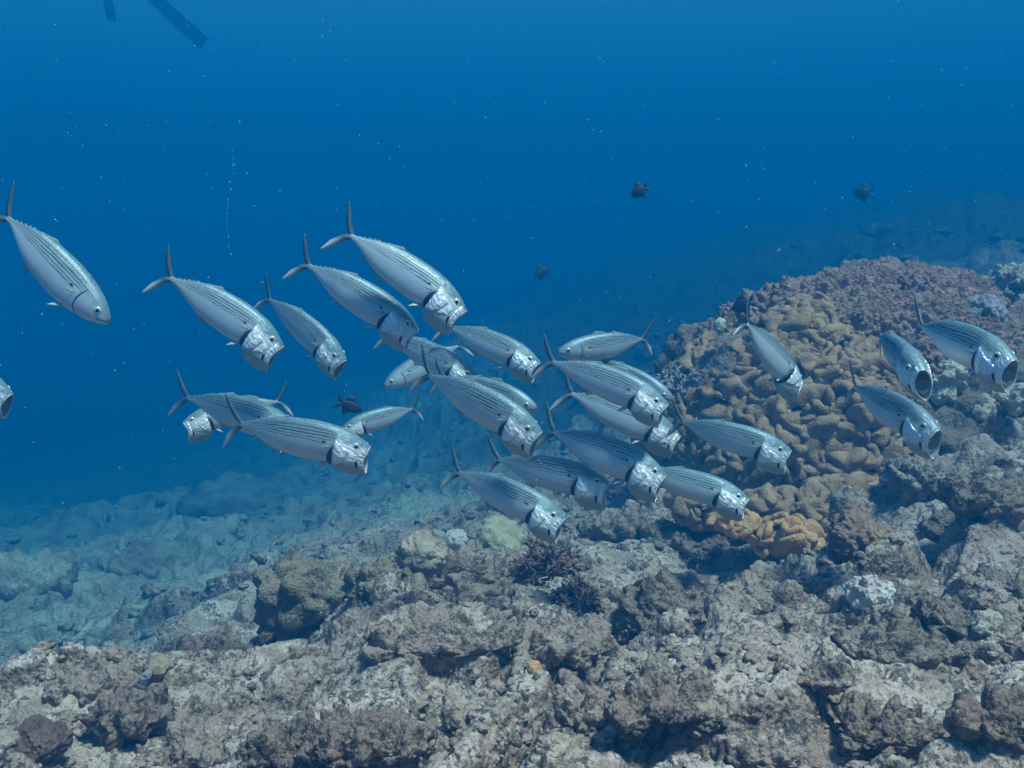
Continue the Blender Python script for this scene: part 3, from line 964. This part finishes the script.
    nt = M['tailfin'].node_tree
    bb = NB(nt)
    bs_ = nt.nodes['Principled BSDF']
    old = bs_.inputs['Base Color'].links[0].from_socket
    sz = bb.node('ShaderNodeSeparateXYZ')
    bb.put(sz.inputs[0], bb.node('ShaderNodeTexCoord').outputs['Object'])
    bb.put(bs_.inputs['Base Color'], bb.mix(bb.step(sz.outputs[2], -.008, -.03), old, (.62, .58, .60)))
    simple('palefin', 'pale_fin_skin', (.62, .64, .66), .4, .1, .85)
    simple('clearfin', 'clear_fin_skin', (.42, .48, .48), .45, 0., .55)
    simple('iris', 'silver_iris', (.75, .76, .72), .25, .3)
    simple('pupil', 'black_pupil', (.006, .006, .012), .12)
    simple('lip', 'silver_lip', (.78, .78, .78), .3, .35)
    simple('dark_fish', 'dark_damsel_skin', (.018, .020, .035), .6)
    simple('dim_fish', 'dusky_fish_skin', (.05, .05, .05), .6)
    simple('blade', 'fin_blade_plastic', (.025, .04, .05), .4, 0., .75)
    simple('rubber', 'black_rubber', (.012, .012, .014), .6)
    simple('thread', 'pale_green_algae', (.25, .5, .32), .6)
    simple('speck', 'pale_particle', (.7, .72, .68), .7, 0., .38)


mat_fish()
XT = [0, .05, .1, .18, .28, .4, .5, .6, .7, .78, .85, .91, .96, .985, 1.0]
ZT = [.018, .024, .044, .082, .116, .137, .143, .145, .137, .122, .102, .077, .048, .030, .012]
ZB = [-.018, -.023, -.042, -.080, -.120, -.144, -.153, -.158, -.147, -.130, -.110, -.085, -.055, -.036, -.018]
WW = [.009, .012, .020, .035, .053, .067, .073, .077, .077, .075, .071, .058, .040, .026, .010]


def loft(rings, M_, close0=True, close1=True):
    """rings (N, M_, 3) -> triangles"""
    N = len(rings)
    V = rings.reshape(-1, 3)
    i = np.arange(N * M_).reshape(N, M_)
    j = np.roll(i, -1, 1)
    a, b_, c, d = i[:-1].ravel(), j[:-1].ravel(), j[1:].ravel(), i[1:].ravel()
    T = [np.stack([a, b_, c], 1), np.stack([a, c, d], 1)]
    V = list(map(tuple, V))
    if close0:
        V.append(tuple(rings[0].mean(0))); k = len(V) - 1
        T.append(np.stack([j[0], i[0], np.full(M_, k)], 1))
    if close1:
        V.append(tuple(rings[-1].mean(0))); k = len(V) - 1
        T.append(np.stack([i[-1], j[-1], np.full(M_, k)], 1))
    return np.array(V), np.concatenate(T)


def sheet(top, bot, thick=.0022, n=9):
    """solid fin between two polylines in the x-z plane, thick in y"""
    top, bot = np.array(top, float), np.array(bot, float)

    def res(P):
        s = np.concatenate([[0], np.cumsum(np.linalg.norm(np.diff(P, axis=0), axis=1))])
        t = np.linspace(0, s[-1], n)
        return np.stack([np.interp(t, s, P[:, k]) for k in range(P.shape[1])], 1)
    a, b_ = res(top), res(bot)
    if a.shape[1] == 2:
        a = np.stack([a[:, 0], np.zeros(n), a[:, 1]], 1); b_ = np.stack([b_[:, 0], np.zeros(n), b_[:, 1]], 1)
    m = (a + b_) / 2
    nrm = np.array([0, 1, 0]) * thick
    rings = []
    for i in range(n):
        k = 1 - .7 * i / (n - 1)
        rings.append([a[i], m[i] + nrm * k, b_[i], m[i] - nrm * k])
    return loft(np.array(rings), 4)


def merge(parts):
    V, T, k = [], [], 0
    for v, t in parts:
        V.append(v); T.append(t + k); k += len(v)
    return np.concatenate(V), np.concatenate(T)


def make_mackerel(L, openm, bend, dorsal=True, yawj=0.):
    """one fish built round its mid point, nose to +X; returns the root Empty with all parts"""
    def B(V):      # bend, centre, scale
        V = np.array(V, float).copy()
        x = V[:, 0] - .55
        t = np.where(x < 0, np.maximum(x, -.5), x * .45)
        V[:, 1] += bend * (t * t + np.where(x < -.5, (-.5 - x) * .5, 0)) * np.where(x < 0, 1, .6)
        V[:, 0] -= .5
        return V * L
    root = bpy.data.objects.new('striped_mackerel', None)
    COL.objects.link(root)

    def part(name, V, T, mat, uv=None, parent=None, smooth=True):
        return link(name, mesh_np(name, B(V), T, smooth, uv, M[mat]), parent=parent or root)
    MR_ = 40
    th = np.linspace(0, 2 * math.pi, MR_, endpoint=False)   # 0 = top
    ct, st = np.cos(th), np.sin(th)
    xe = .805 if openm else 1.0
    xs = np.concatenate([np.linspace(0, .12, 8)[:-1], np.linspace(.12, xe, 44 if openm else 56)])
    R, UV = [], []
    for x in xs:
        zt, zb, wd = np.interp(x, XT, ZT), np.interp(x, XT, ZB), np.interp(x, XT, WW)
        if openm and x > .77:
            k = (x - .77) / .035
            zb = zb + .05 * k; wd = wd * (1 - .35 * k)
        zc, hh = (zt + zb) / 2, (zt - zb) / 2
        R.append(np.stack([np.full(MR_, x), wd * np.sign(st) * np.abs(st) ** .92, zc + hh * ct], 1))
        UV.append(np.stack([np.full(MR_, x), ct + zc * 3], 1))
    R = np.array(R)
    V, T = loft(R, MR_)
    uv = np.concatenate([np.array(UV).reshape(-1, 2), [[0, 0]], [[xe, 0]]])
    body = part('body', V, T, 'skin', uv)
    hd_pts = None
    if openm:
        g = openm
        n = 16
        us = np.linspace(0, 1, n)
        R, UV = [], []
        for i, q in enumerate(us):
            tx = np.interp(q, [0, 1], [.765, 1.0])
            tz = np.interp(tx, [.75, .8, .85, .9, .95, .98, 1.0], [.130, .117, .100, .078, .050, .031, .012])
            bx = np.interp(q, [0, .25, .6, 1], [.728, .79, .88, .985])
            bz = np.interp(q, [0, .12, .3, .6, .85, 1], [-.168, -.205, -.232, -.242, -.236, -.222]) * (.55 + .45 * g)
            wd = np.interp(q, [0, .1, .35, .7, 1], [.092, .103, .106, .090, .062])
            # the mouth corner lies further back than the snout and the chin
            back = np.interp(q, [0, .6, 1], [0, .006, .022]) * np.exp(-((ct - .05) / .60) ** 2)
            cx, cz = (tx + bx) / 2, (tz + bz) / 2
            sx = np.abs(st) ** .8 * np.sign(st)
            wloc = wd * (1 - .12 * np.clip(ct, 0, 1) - (.18 + .35 * q * q) * np.clip(-ct, 0, 1) ** 2)
            R.append(np.stack([cx + (tx - bx) / 2 * ct - back, wloc * sx, cz + (tz - bz) / 2 * ct], 1))
            UV.append(np.stack([np.full(MR_, q), ct], 1))
        R = np.array(R)
        hd_pts = R.reshape(-1, 3)
        V, T = loft(R, MR_, False, False)
        head = part('head', V, T, 'head', np.array(UV).reshape(-1, 2))
        RG = R.copy()

        def hp(q, deg, off=0.):
            """point on the right-hand head surface, pushed out by off"""
            qq = np.clip(q, 0, 1) * (n - 1)
            i0 = int(min(n - 2, math.floor(qq))); f0 = qq - i0
            aa = deg / 360. * MR_
            j0 = int(math.floor(aa)) % MR_; f1 = aa - math.floor(aa); j1 = (j0 + 1) % MR_
            P0 = RG[i0, j0] * (1 - f1) + RG[i0, j1] * f1
            P1 = RG[i0 + 1, j0] * (1 - f1) + RG[i0 + 1, j1] * f1
            p = P0 * (1 - f0) + P1 * f0
            c_ = RG[i0].mean(0) * (1 - f0) + RG[i0 + 1].mean(0) * f0
            r_ = p - c_; r_[0] = 0
            r_[1] *= 1.6
            return p + r_ / np.linalg.norm(r_) * off

        def plate(name, qa, qb, d0, d1, off, mat, nu=12, nv=12, bulge=.004):
            for sgn in (1, -1):
                g_o, g_i, uvs = [], [], []
                for i in range(nu):
                    a_ = i / (nu - 1)
                    for j in range(nv):
                        b_ = j / (nv - 1)
                        deg = d0(a_) + (d1(a_) - d0(a_)) * b_
                        q = qa(b_) + (qb(b_) - qa(b_)) * a_
                        ed = min(a_, 1 - a_, b_, 1 - b_)
                        o_ = off + bulge * min(1, ed * 5)
                        p = hp(q, deg, o_) * np.array([1, sgn, 1])
                        g_o.append(p); g_i.append(hp(q, deg, -.002) * np.array([1, sgn, 1]))
                        uvs.append((q, math.cos(math.radians(deg))))
                ii = np.arange(nu * nv).reshape(nu, nv)
                bd = np.concatenate([ii[0, :], ii[1:, -1], ii[-1, -2::-1], ii[-2:0:-1, 0]])
                Vp = np.array(g_o + g_i)
                T_ = []
                for i in range(nu - 1):
                    for j in range(nv - 1):
                        a0, a1, a2, a3 = ii[i, j], ii[i, j + 1], ii[i + 1, j + 1], ii[i + 1, j]
                        T_ += [(a0, a1, a2), (a0, a2, a3)]
                m0 = nu * nv
                for k_ in range(len(bd)):
                    x0, x1 = bd[k_], bd[(k_ + 1) % len(bd)]
                    T_ += [(x0, x0 + m0, x1 + m0), (x0, x1 + m0, x1)]
                part(name, Vp, np.array(T_), mat, np.array(uvs + uvs), parent=head)
        L_ = lambda a0, a1: (lambda t: a0 + (a1 - a0) * t)
        plate('gill_cover', lambda t: .0 + .04 * abs(t - .5), lambda t: .50 - .22 * t * t, L_(60, 70), L_(146, 112), .004, 'plate')
        plate('cheek', lambda t: .50 - .10 * t, lambda t: .74 - .04 * t, L_(66, 74), L_(112, 96), .0015, 'plate', 8, 8, .003)
        plate('upper_jaw', lambda t: .84 - .02 * math.sin(math.pi * t), lambda t: 1.0, lambda t: 18, lambda t: 116 + 6 * t, .003, 'plate', 6, 14, .004)
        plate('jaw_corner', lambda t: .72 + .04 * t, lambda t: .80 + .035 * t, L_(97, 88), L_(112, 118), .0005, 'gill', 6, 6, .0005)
        # thick lips round the mouth
        rim = R[-1]
        c = rim.mean(0)
        rings = []
        for a in np.linspace(0, 2 * math.pi, 9)[:-1]:
            rings.append(rim + (rim - c) / np.linalg.norm(rim - c, axis=1)[:, None] * .0048 * math.cos(a) + np.array([1, 0, 0]) * .005 * math.sin(a))
        rings = np.array(rings + [rings[0]])
        V, T = loft(rings, MR_, False, False)
        part('lips', V, T, 'lip', parent=head)
        # mouth lining going back into the throat
        rings = []
        for q, s_, dx in ((1, .97, 0), (.9, .93, .02), (.6, .84, .07), (.4, .70, .13), (.3, .40, .17)):
            rings.append(c + (rim - c) * s_ - np.array([dx, 0, 0]))
        V, T = loft(np.array(rings)[:, ::-1], MR_, False, True)
        lin = part('mouth_lining', V, T, 'lining')
        ps = []
        for k in range(-6, 7):
            y = k * .0095
            zz = [c[2] - .075 + abs(k) * .006, c[2] - .02, c[2] + .045 - abs(k) * .005]
            xx = [c[0] - .015, c[0] - .035, c[0] - .02]
            ps.append(([(xx[i], y * (1.1 if i == 1 else .8), zz[i]) for i in range(3)], [.0012, .0017, .0012]))
        Vt, Tt = tubes(ps, 5)
        part('gill_rakers', Vt, Tt, 'raker', parent=lin)
        # gill slits: black strips painting in the shade of the gap
        for sgn in (1, -1):
            rows = []
            for t in np.linspace(0, 1, 12):
                phi = math.radians(78 + 74 * t)
                wdt = .036 * math.sin(math.pi * min(1, t * .94 + .06)) ** .7 + .002
                c_ = math.cos(phi); s_ = math.sin(phi)
                tx, bx, tz, bz, wd = .765, .728, .125, -.168, .094
                x0 = (tx + bx) / 2 + (tx - bx) / 2 * c_ + .004
                z0 = (tz + bz) / 2 + (tz - bz) / 2 * c_
                y0 = wd * s_ ** .8
                rows.append([(x0, sgn * (y0 + .002), z0), (x0 - wdt, sgn * (y0 * .97), z0), (x0 - wdt, sgn * (y0 * .8), z0), (x0, sgn * (y0 * .8), z0)])
            V, T = loft(np.array(rows), 4)
            part('gill_slit', V, T, 'gill')
    else:
        # closed mouth line and gill cover edge as slim raised parts
        for sgn in (1, -1):
            def surf(x, z):
                zt, zb, wd = np.interp(x, XT, ZT), np.interp(x, XT, ZB), np.interp(x, XT, WW)
                c_ = np.clip((z - (zt + zb) / 2) / ((zt - zb) / 2), -.98, .98)
                return sgn * (wd * math.sqrt(1 - c_ * c_) ** .92 + .001)
            pts = [(x, surf(x, z), z) for x, z in ((.77, .075), (.758, .03), (.752, -.02), (.762, -.07), (.79, -.105), (.83, -.118))]
            V, T = tubes([(pts, [.002, .004, .0045, .004, .003, .0015])], 6)
            part('gill_edge', V, T, 'gill')
            pts = [(x, surf(x, z), z) for x, z in ((1.0, -.004), (.985, -.010), (.965, -.018), (.945, -.028), (.93, -.036))]
            V, T = tubes([(pts, [.003, .0035, .0035, .003, .001])], 6)
            part('mouth_line', V, T, 'gill')
    # eyes
    for sgn in (1, -1):
        ex, ez = .908, .022
        if openm:
            k = np.argmin((hd_pts[:, 0] - ex) ** 2 + (hd_pts[:, 2] - ez) ** 2 + (sgn * hd_pts[:, 1] < 0) * 9)
            y = abs(hd_pts[k, 1]) - .003
        else:
            y = np.interp(ex, XT, WW) * .93 - .002
            ez = .018
        U, T = ico(3)
        nose_in = np.array([.35, sgn, .05]); nose_in /= np.linalg.norm(nose_in)
        V = U * .027
        V = V - np.outer(V @ nose_in, nose_in) * .55 + np.array([ex, sgn * y, ez])
        eye = part('eye', V, T, 'iris')
        V = U * .0125
        V = V - np.outer(V @ nose_in, nose_in) * .5 + np.array([ex, sgn * y, ez]) + nose_in * .0100
        part('pupil', V, T, 'pupil', parent=eye)
    # tail fin: two slim lobes
    up = sheet([(.035, .012), (-.026, .072), (-.078, .144), (-.132, .212)], [(-.010, -.002), (-.046, .028), (-.102, .112), (-.138, .209)], .004, 14)
    dn = sheet([(-.010, .002), (-.048, -.026), (-.100, -.110), (-.126, -.209)], [(.035, -.012), (-.022, -.074), (-.066, -.148), (-.116, -.212)], .004, 14)
    V, T = merge([up, dn])
    part('tail_fin', V, T, 'tailfin')
    zt = lambda x: float(np.interp(x, XT, ZT))
    zb = lambda x: float(np.interp(x, XT, ZB))
    if dorsal:
        V, T = sheet([(.62, zt(.62) - .006), (.585, zt(.58) + .030), (.50, zt(.5) + .022), (.44, zt(.44) - .002)], [(.62, zt(.62) - .008), (.56, zt(.56) - .006), (.50, zt(.5) - .006), (.44, zt(.44) - .006)], .003)
        part('first_dorsal_fin', V, T, 'clearfin')
    V, T = sheet([(.40, zt(.40) - .004), (.37, zt(.37) + .020), (.31, zt(.31) + .007), (.25, zt(.25) + .004)], [(.40, zt(.40) - .008), (.35, zt(.35) - .006), (.30, zt(.30) - .006), (.25, zt(.25) - .005)], .003)
    part('second_dorsal_fin', V, T, 'clearfin')
    V, T = sheet([(.41, zb(.41) + .008), (.35, zb(.35) + .006), (.30, zb(.30) + .006), (.24, zb(.24) + .005)], [(.41, zb(.41) + .004), (.345, zb(.345) - .045), (.31, zb(.31) - .014), (.24, zb(.24) - .004)], .003)
    part('anal_fin', V, T, 'clearfin')
    fl = []
    for k in range(5):
        x = .21 - k * .033
        fl.append(sheet([(x, zt(x) - .003), (x - .012, zt(x) + .006), (x - .026, zt(x - .02) + .004)], [(x, zt(x) - .005), (x - .012, zt(x - .012) - .003), (x - .02, zt(x - .02) - .002)], .002, 4))
        fl.append(sheet([(x, zb(x) + .005), (x - .012, zb(x - .012) + .003), (x - .02, zb(x - .02) + .002)], [(x, zb(x) + .003), (x - .012, zb(x) - .007), (x - .026, zb(x - .02) - .005)], .002, 4))
    V, T = merge(fl)
    part('finlets', V, T, 'clearfin')
    for sgn in (1, -1):
        y0 = .083
        a = np.array([.715, sgn * y0, -.005]); tip = np.array([.640, sgn * (y0 + .016), -.020])
        V, T = sheet([a + (0, 0, .012), (a + tip) / 2 + (0.004, sgn * .004, .010), tip], [a + (0, 0, -.008), (a + tip) / 2 + (0, 0, -.008), tip], .002, 7)
        part('pectoral_fin', V, T, 'clearfin')
        a = np.array([.70, sgn * .022, zb(.70) + .006]); tip = np.array([.625, sgn * .050, zb(.70) - .060])
        V, T = sheet([a + (.012, 0, 0), (a + tip) / 2 + (.014, sgn * .004, -.004), tip], [a + (-.014, 0, 0), (a + tip) / 2 + (-.016, 0, .006), tip], .003, 7)
        part('pelvic_fin', V, T, 'palefin')
    return root


LF = .225
PROTO = {}
for key, args in {'open_a': (1.0, .10, False), 'open_b': (1.0, -.16, False), 'open_c': (.75, .22, False), 'open_d': (.9, -.05, False), 'open_e': (1.08, .28, False), 'open_f': (.85, -.26, True), 'shut_a': (0, .10, False), 'shut_b': (0, -.18, True)}.items():
    PROTO[key] = make_mackerel(LF, *args)
USED = set()


def copy_tree(o, parent=None):
    c = o.copy()
    COL.objects.link(c)
    if parent:
        c.parent = parent
    for ch in list(o.children):
        copy_tree(ch, c)
    return c


FISH_N = [0]
_fr = random.Random(21)
ALT = {'open_a': ('open_a', 'open_d'), 'open_b': ('open_b', 'open_f', 'open_e'), 'open_c': ('open_c', 'open_d', 'open_e'), 'shut_a': ('shut_a',), 'shut_b': ('shut_b',)}


def place_fish(key, tail, snout, D, sgn, label, roll=0., maxyaw=.032):
    """tail and nose pixels, mean depth D, sgn +1 nose nearer the camera"""
    FISH_N[0] += 1
    key = ALT[key][FISH_N[0] % len(ALT[key])]
    roll += _fr.uniform(-9, 9)
    fat = _fr.uniform(.92, 1.03)
    rt, rs = ray(*tail), ray(*snout)
    def gap(dl): return (rt * (D + dl * sgn) - rs * (D - dl * sgn)).length
    scale = 1.0
    if gap(0) > LF:
        scale = gap(0) / LF
        dl = 0
        if scale > 1.08: D = D * LF / gap(0) * 1.02; scale = 1.02
    else:
        lo, hi = 0, .16
        for _ in range(40):
            mid = (lo + hi) / 2
            if gap(mid) < LF: lo = mid
            else: hi = mid
        dl = lo
        if maxyaw is not None and dl > maxyaw:
            dl = maxyaw
            scale = gap(dl) / LF
    pt, ps = rt * (D + dl * sgn), rs * (D - dl * sgn)
    x = (ps - pt).normalized()
    z = (Vector((0, 0, 1)) - x * x.z).normalized()
    y = z.cross(x)
    Rm = Matrix((x, y, z)).transposed() @ Matrix.Rotation(math.radians(roll), 3, 'X')
    o = PROTO[key] if key not in USED else copy_tree(PROTO[key])
    USED.add(key)
    o.matrix_world = Matrix.Translation((pt + ps) / 2) @ (Rm @ Matrix.Diagonal((scale, scale, scale * fat))).to_4x4()
    tag(o, label, 'fish', 'striped mackerel feeding in a loose school')
    return o


G = place_fish
G('shut_a', (5, 217), (109, 322), 1.72, 1, 'closed-mouthed striped mackerel alone at the upper left, diving right', 0)
G('open_a', (-84, 352), (11, 396), 1.9, 1, 'mackerel cut by the left edge, only its nose showing')
G('open_b', (172, 278), (283, 348), 1.75, 1, 'open-mouthed mackerel second from the left in the upper row')
G('open_c', (270, 299), (345, 362), 2.0, 1, 'smaller open-mouthed mackerel below and between two upper ones, jaw hanging straight down')
G('open_a', (308, 265), (418, 331), 1.72, 1, 'open-mouthed mackerel just left of and below the topmost one')
G('open_b', (351, 236), (466, 312), 1.66, 1, 'topmost open-mouthed mackerel with its pale tail lobe spread')
G('open_c', (390, 336), (478, 378), 2.05, 1, 'mackerel half hidden, with head just above the back of the large middle one')
G('shut_a', (457, 346), (384, 386), 2.35, 1, 'left-facing greenish closed-mouthed mackerel in the middle, tucked behind others')
G('open_a', (449, 327), (540, 364), 1.98, 1, 'open-mouthed mackerel right below the topmost head')
G('open_a', (427, 376), (541, 434), 1.62, 1, 'large open-mouthed mackerel in the centre with a dark gill slit and raised tail')
G('shut_b', (446, 378), (537, 408), 1.9, 1, 'closed-mouthed mackerel peering out behind the back of the large centre one')
G('shut_b', (645, 340), (558, 352), 2.05, 1, 'left-facing closed-mouthed mackerel above the right group')
G('open_b', (555, 361), (668, 406), 1.68, 1, 'open-mouthed mackerel below the left-facing one, head glinting over the mound edge')
G('shut_a', (588, 360), (673, 399), 2.05, 1, 'mackerel almost wholly hidden, its eye showing above a glinting head')
G('open_c', (571, 394), (680, 437), 1.9, 1, 'mackerel with its lower body under another and head glinting beside the mound')
G('open_a', (552, 432), (666, 477), 1.72, 1, 'open-mouthed mackerel with head in front of the tail end of the lowest right one')
G('open_b', (495, 461), (609, 484), 1.78, 1, 'level open-mouthed mackerel between the large centre one and the lowest middle one')
G('open_a', (457, 473), (565, 520), 1.68, 1, 'lowest middle open-mouthed mackerel just above the olive dome coral')
G('open_c', (640, 470), (749, 500), 1.78, 1, 'lowest right open-mouthed mackerel in front of the mound foot')
G('open_b', (680, 424), (791, 452), 1.80, 1, 'open-mouthed mackerel swimming level across the middle of the mound')
G('open_b', (743, 324), (799, 384), 1.9, -1, 'mackerel swimming down and away by the upper left of the mound', -10, .06)
G('open_a', (877, 338), (922, 372), 1.68, 1, 'face-on mackerel with a wide round mouth, above the lower right one', 6, maxyaw=.2)
G('open_c', (848, 388), (938, 432), 1.75, 1, 'lower right open-mouthed mackerel over the mound', 0, .10)
G('open_a', (918, 326), (1014, 362), 1.58, 1, 'rightmost mackerel turned to the camera with mouth agape', 0, .13)
G('open_b', (191, 397), (298, 430), 1.85, 1, 'mackerel at left whose head is hidden behind the one below, only its jaw below')
G('open_c', (277, 401), (183, 423), 1.95, 1, 'left-facing mackerel with only its open-mouthed head clear of the others')
G('open_c', (237, 426), (370, 449), 1.62, 1, 'low left mackerel swimming nearly level with an open mouth')
G('open_c', (413, 409), (342, 429), 2.3, 1, 'small left-facing mackerel left of centre beside the dark fish')


# ------------------------------------------------------------------ dark reef fish
def damsel(px, py, d, length, deep, direction, mat, label, name='damselfish', tilt=0.):
    """a deep-bodied little fish; length in pixels"""
    Lm = length * d / F
    root = bpy.data.objects.new(name, None)
    COL.objects.link(root)
    MM = 18
    th = np.linspace(0, 2 * math.pi, MM, endpoint=False)
    rings = []
    for x in np.linspace(0, 1, 18):
        h = deep * (.12 + .88 * math.sin(math.pi * min(1, x * .90 + .06)) ** .8) * .5 if x < .99 else deep * .06
        if x > .8: h *= 1 - ((x - .8) / .2) ** 2 * .6
        wd = h * .34
        rings.append(np.stack([np.full(MM, x - .5), wd * np.sin(th), h * np.cos(th)], 1))
    V, T = loft(np.array(rings), MM)
    link('body', mesh_np('body', V * Lm, T, mat=M[mat]), parent=root)
    V, T = merge([sheet([(-.42, .08), (-.6, .24), (-.86, .40)], [(-.42, 0), (-.66, .03), (-.86, .40)], .012, 6), sheet([(-.42, 0), (-.66, -.03), (-.86, -.40)], [(-.42, -.08), (-.6, -.24), (-.86, -.40)], .012, 6)])
    link('tail_fin', mesh_np('tail_fin', V * Lm, T, mat=M[mat]), parent=root)
    k = deep * .45
    V, T = sheet([(.2, k * .9), (.05, k + .16), (-.28, k + .30), (-.42, k * .75)], [(.2, k * .7), (.05, k * .8), (-.2, k * .7), (-.36, k * .35)], .012, 7)
    link('dorsal_fin', mesh_np('dorsal_fin', V * Lm, T, mat=M[mat]), parent=root)
    V, T = sheet([(.02, -k * .8), (-.15, -k * .75), (-.36, -k * .35)], [(.02, -k * .95), (-.26, -k - .28), (-.42, -k * .7)], .012, 7)
    link('anal_fin', mesh_np('anal_fin', V * Lm, T, mat=M[mat]), parent=root)
    U, T = ico(2)
    for s in (1, -1):
        link('eye', mesh_np('eye', (U * np.array([.045, .02, .045]) + np.array([.36, s * deep * .10, .04])) * Lm, T, mat=M['pupil']), parent=root)
    x = Vector(direction).normalized()
    z = (Vector((0, 0, 1)) - x * x.z).normalized()
    Rm = Matrix((x, z.cross(x), z)).transposed()
    root.matrix_world = Matrix.Translation(at(px, py, d)) @ Rm.to_4x4()
    tag(root, label, 'fish')


damsel(638, 192, 2.6, 15, .75, (-.8, .2, -.45), 'dark_fish', 'small black damselfish alone in open water above the school')
damsel(861, 193, 5.2, 16, .8, (-.7, .5, 0), 'dark_fish', 'dim dark fish far off above the mound')
damsel(543, 272, 5.0, 16, .6, (.8, .4, .25), 'dark_fish', 'faint dusky fish in the blue, above the middle of the school')
damsel(741, 306, 3.0, 20, .7, (-.6, .4, -.3), 'dark_fish', 'dark fish behind the tail of the mackerel that swims away')
damsel(352, 407, 2.5, 22, .5, (.85, .2, -.4), 'dark_fish', 'dark oval fish above the small left-facing mackerel')
damsel(488, 421, 4.0, 12, .6, (.7, .3, -.2), 'dim_fish', 'tiny dim fish under the large centre mackerel')


# ------------------------------------------------------------------ snorkeller with long fins, mostly above the frame
def skin_body(name, verts, edges, radii, mat, parent, sub=2):
    me = bpy.data.meshes.new(name)
    me.from_pydata(verts, edges, [])
    o = link(name, me, mat, parent)
    o.modifiers.new('skin', 'SKIN')
    for i, r in enumerate(radii):
        me.skin_vertices[0].data[i].radius = (r, r)
    me.skin_vertices[0].data[0].use_root = True
    s = o.modifiers.new('sub', 'SUBSURF')
    s.levels = s.render_levels = sub
    return o


def snorkeller():
    d = 12.5
    ankle = at(120, -34, d)
    tip = at(206, 44, d)
    ax = (tip - ankle).normalized()
    a2, t2 = at(96, -60, d + .25), at(112, 22, d + .3)
    hip = ankle + Vector((-.55, .55, .62))
    verts = [hip, hip + Vector((.0, -.09, 0)), (hip + ankle) / 2 + Vector((.02, 0, .10)), ankle, hip + Vector((0, .09, 0)), (hip + a2) / 2 + Vector((-.02, .03, .07)), a2,
             hip + Vector((-.25, .18, .05)), hip + Vector((-.48, .34, .06)), hip + Vector((-.58, .42, .06)), hip + Vector((-.72, .52, .02)),
             hip + Vector((-.42, .20, .0)), hip + Vector((-.60, .15, -.22)), hip + Vector((-.82, .25, -.28)),
             hip + Vector((-.50, .44, .0)), hip + Vector((-.55, .60, -.24)), hip + Vector((-.75, .70, -.30))]
    edges = [(0, 1), (1, 2), (2, 3), (0, 4), (4, 5), (5, 6), (0, 7), (7, 8), (8, 9), (9, 10), (8, 11), (11, 12), (12, 13), (8, 14), (14, 15), (15, 16)]
    rad = [.14, .09, .062, .042, .09, .062, .042, .13, .15, .06, .10, .055, .042, .03, .055, .042, .03]
    body = skin_body('person', [tuple(v) for v in verts], edges, rad, M['rubber'], None)
    tag(body, 'snorkeller in dark suit and long fins, just the fin blades in view at top left', 'person')

    def fin(a, t, side, wid):
        x = (t - a).normalized()
        y = (side - x * side.dot(x)).normalized()
        n = x.cross(y)
        L = (t - a).length
        rings = []
        for i in range(12):
            q = i / 11
            wd = wid * (.45 + .55 * min(1, q * 1.6))
            c = a + x * (L * q) + n * (.05 * math.sin(q * 2.4))
            notch = .0
            rings.append([c + y * wd * s + n * h for s, h in ((-1, .004), (-.5, .006), (.0, .004), (.5, .006), (1, .004), (1, -.004), (.5, -.002), (0, -.004), (-.5, -.002), (-1, -.004))])
        V, T = loft(np.array([[list(p) for p in r] for r in rings]), 10)
        f = link('swim_fin', mesh_np('swim_fin', V, T, False, mat=M['blade']), parent=body)
        for s in (-1, 1):
            pts = [a + x * (L * q * (1.0 if s < 0 else 1.03)) + n * (.05 * math.sin(q * 2.4)) + y * s * wid * (.45 + .55 * min(1, q * 1.6)) for q in np.linspace(0, 1, 8)]
            V, T = tubes([(pts, [.014, .013, .012, .011, .010, .009, .008, .006])], 8)
            link('side_rail', mesh_np('side_rail', V, T, mat=M['rubber']), parent=f)
        V, T = tubes([([a - x * .16, a - x * .08, a, a + x * .06], [.045, .055, .05, .03])], 12)
        link('foot_pocket', mesh_np('foot_pocket', V, T, mat=M['rubber']), parent=f)
    fin(ankle, tip, Vector((.55, -.2, .75)), .085)
    fin(a2, t2, Vector((.8, .3, .1)), .05)


snorkeller()


# ------------------------------------------------------------------ drifting bits
def specks():
    rnd = random.Random(11)
    U, Fc = ico(1)
    V, T, k = [], [], 0
    for i in range(620):
        d = rnd.uniform(.7, 1) ** 1 * rnd.choice((1, 1.6, 2.4, 3.4))
        p = at(rnd.uniform(-120, 1144), rnd.uniform(-60, 560 if d > 1.4 else 620), d)
        r = d / F * rnd.choice((.3, .4, .45, .5, .55, .65, .8)) * rnd.uniform(.8, 1.3)
        s = np.array([rnd.uniform(.6, 1.4) for _ in range(3)])
        V.append(U * r * s + np.array(p)); T.append(Fc + k); k += len(U)
    o = link('drifting_particles', mesh_np('drifting_particles', np.concatenate(V), np.concatenate(T), mat=M['speck']))
    tag(o, 'pale specks of plankton drifting all through the water', 'plankton', kind='stuff')
    # a thin beaded strand hanging at the left
    pts = [at(230 + 3 * math.sin(y * .05), y, 1.6) for y in range(150, 262, 8)]
    V, T = [], []
    k = 0
    for p in pts:
        p = p + Vector((rnd.uniform(-.004, .004), 0, rnd.uniform(-.004, .004)))
        V.append(U * rnd.uniform(.0005, .0012) * np.array([1, 1, rnd.uniform(1, 2.6)]) + np.array(p)); T.append(Fc + k); k += len(U)
    Vt, Tt = tubes([(pts, [.00007] * len(pts))], 4)
    V.append(Vt); T.append(Tt + k)
    o = link('algae_strand', mesh_np('algae_strand', np.concatenate(V), np.concatenate(T), mat=M['thread']))
    tag(o, 'faint beaded green strand hanging in the water at upper left', 'algae strand')


specks()
for k, o in PROTO.items():
    if k not in USED:
        for c in list(o.children_recursive) + [o]: bpy.data.objects.remove(c)
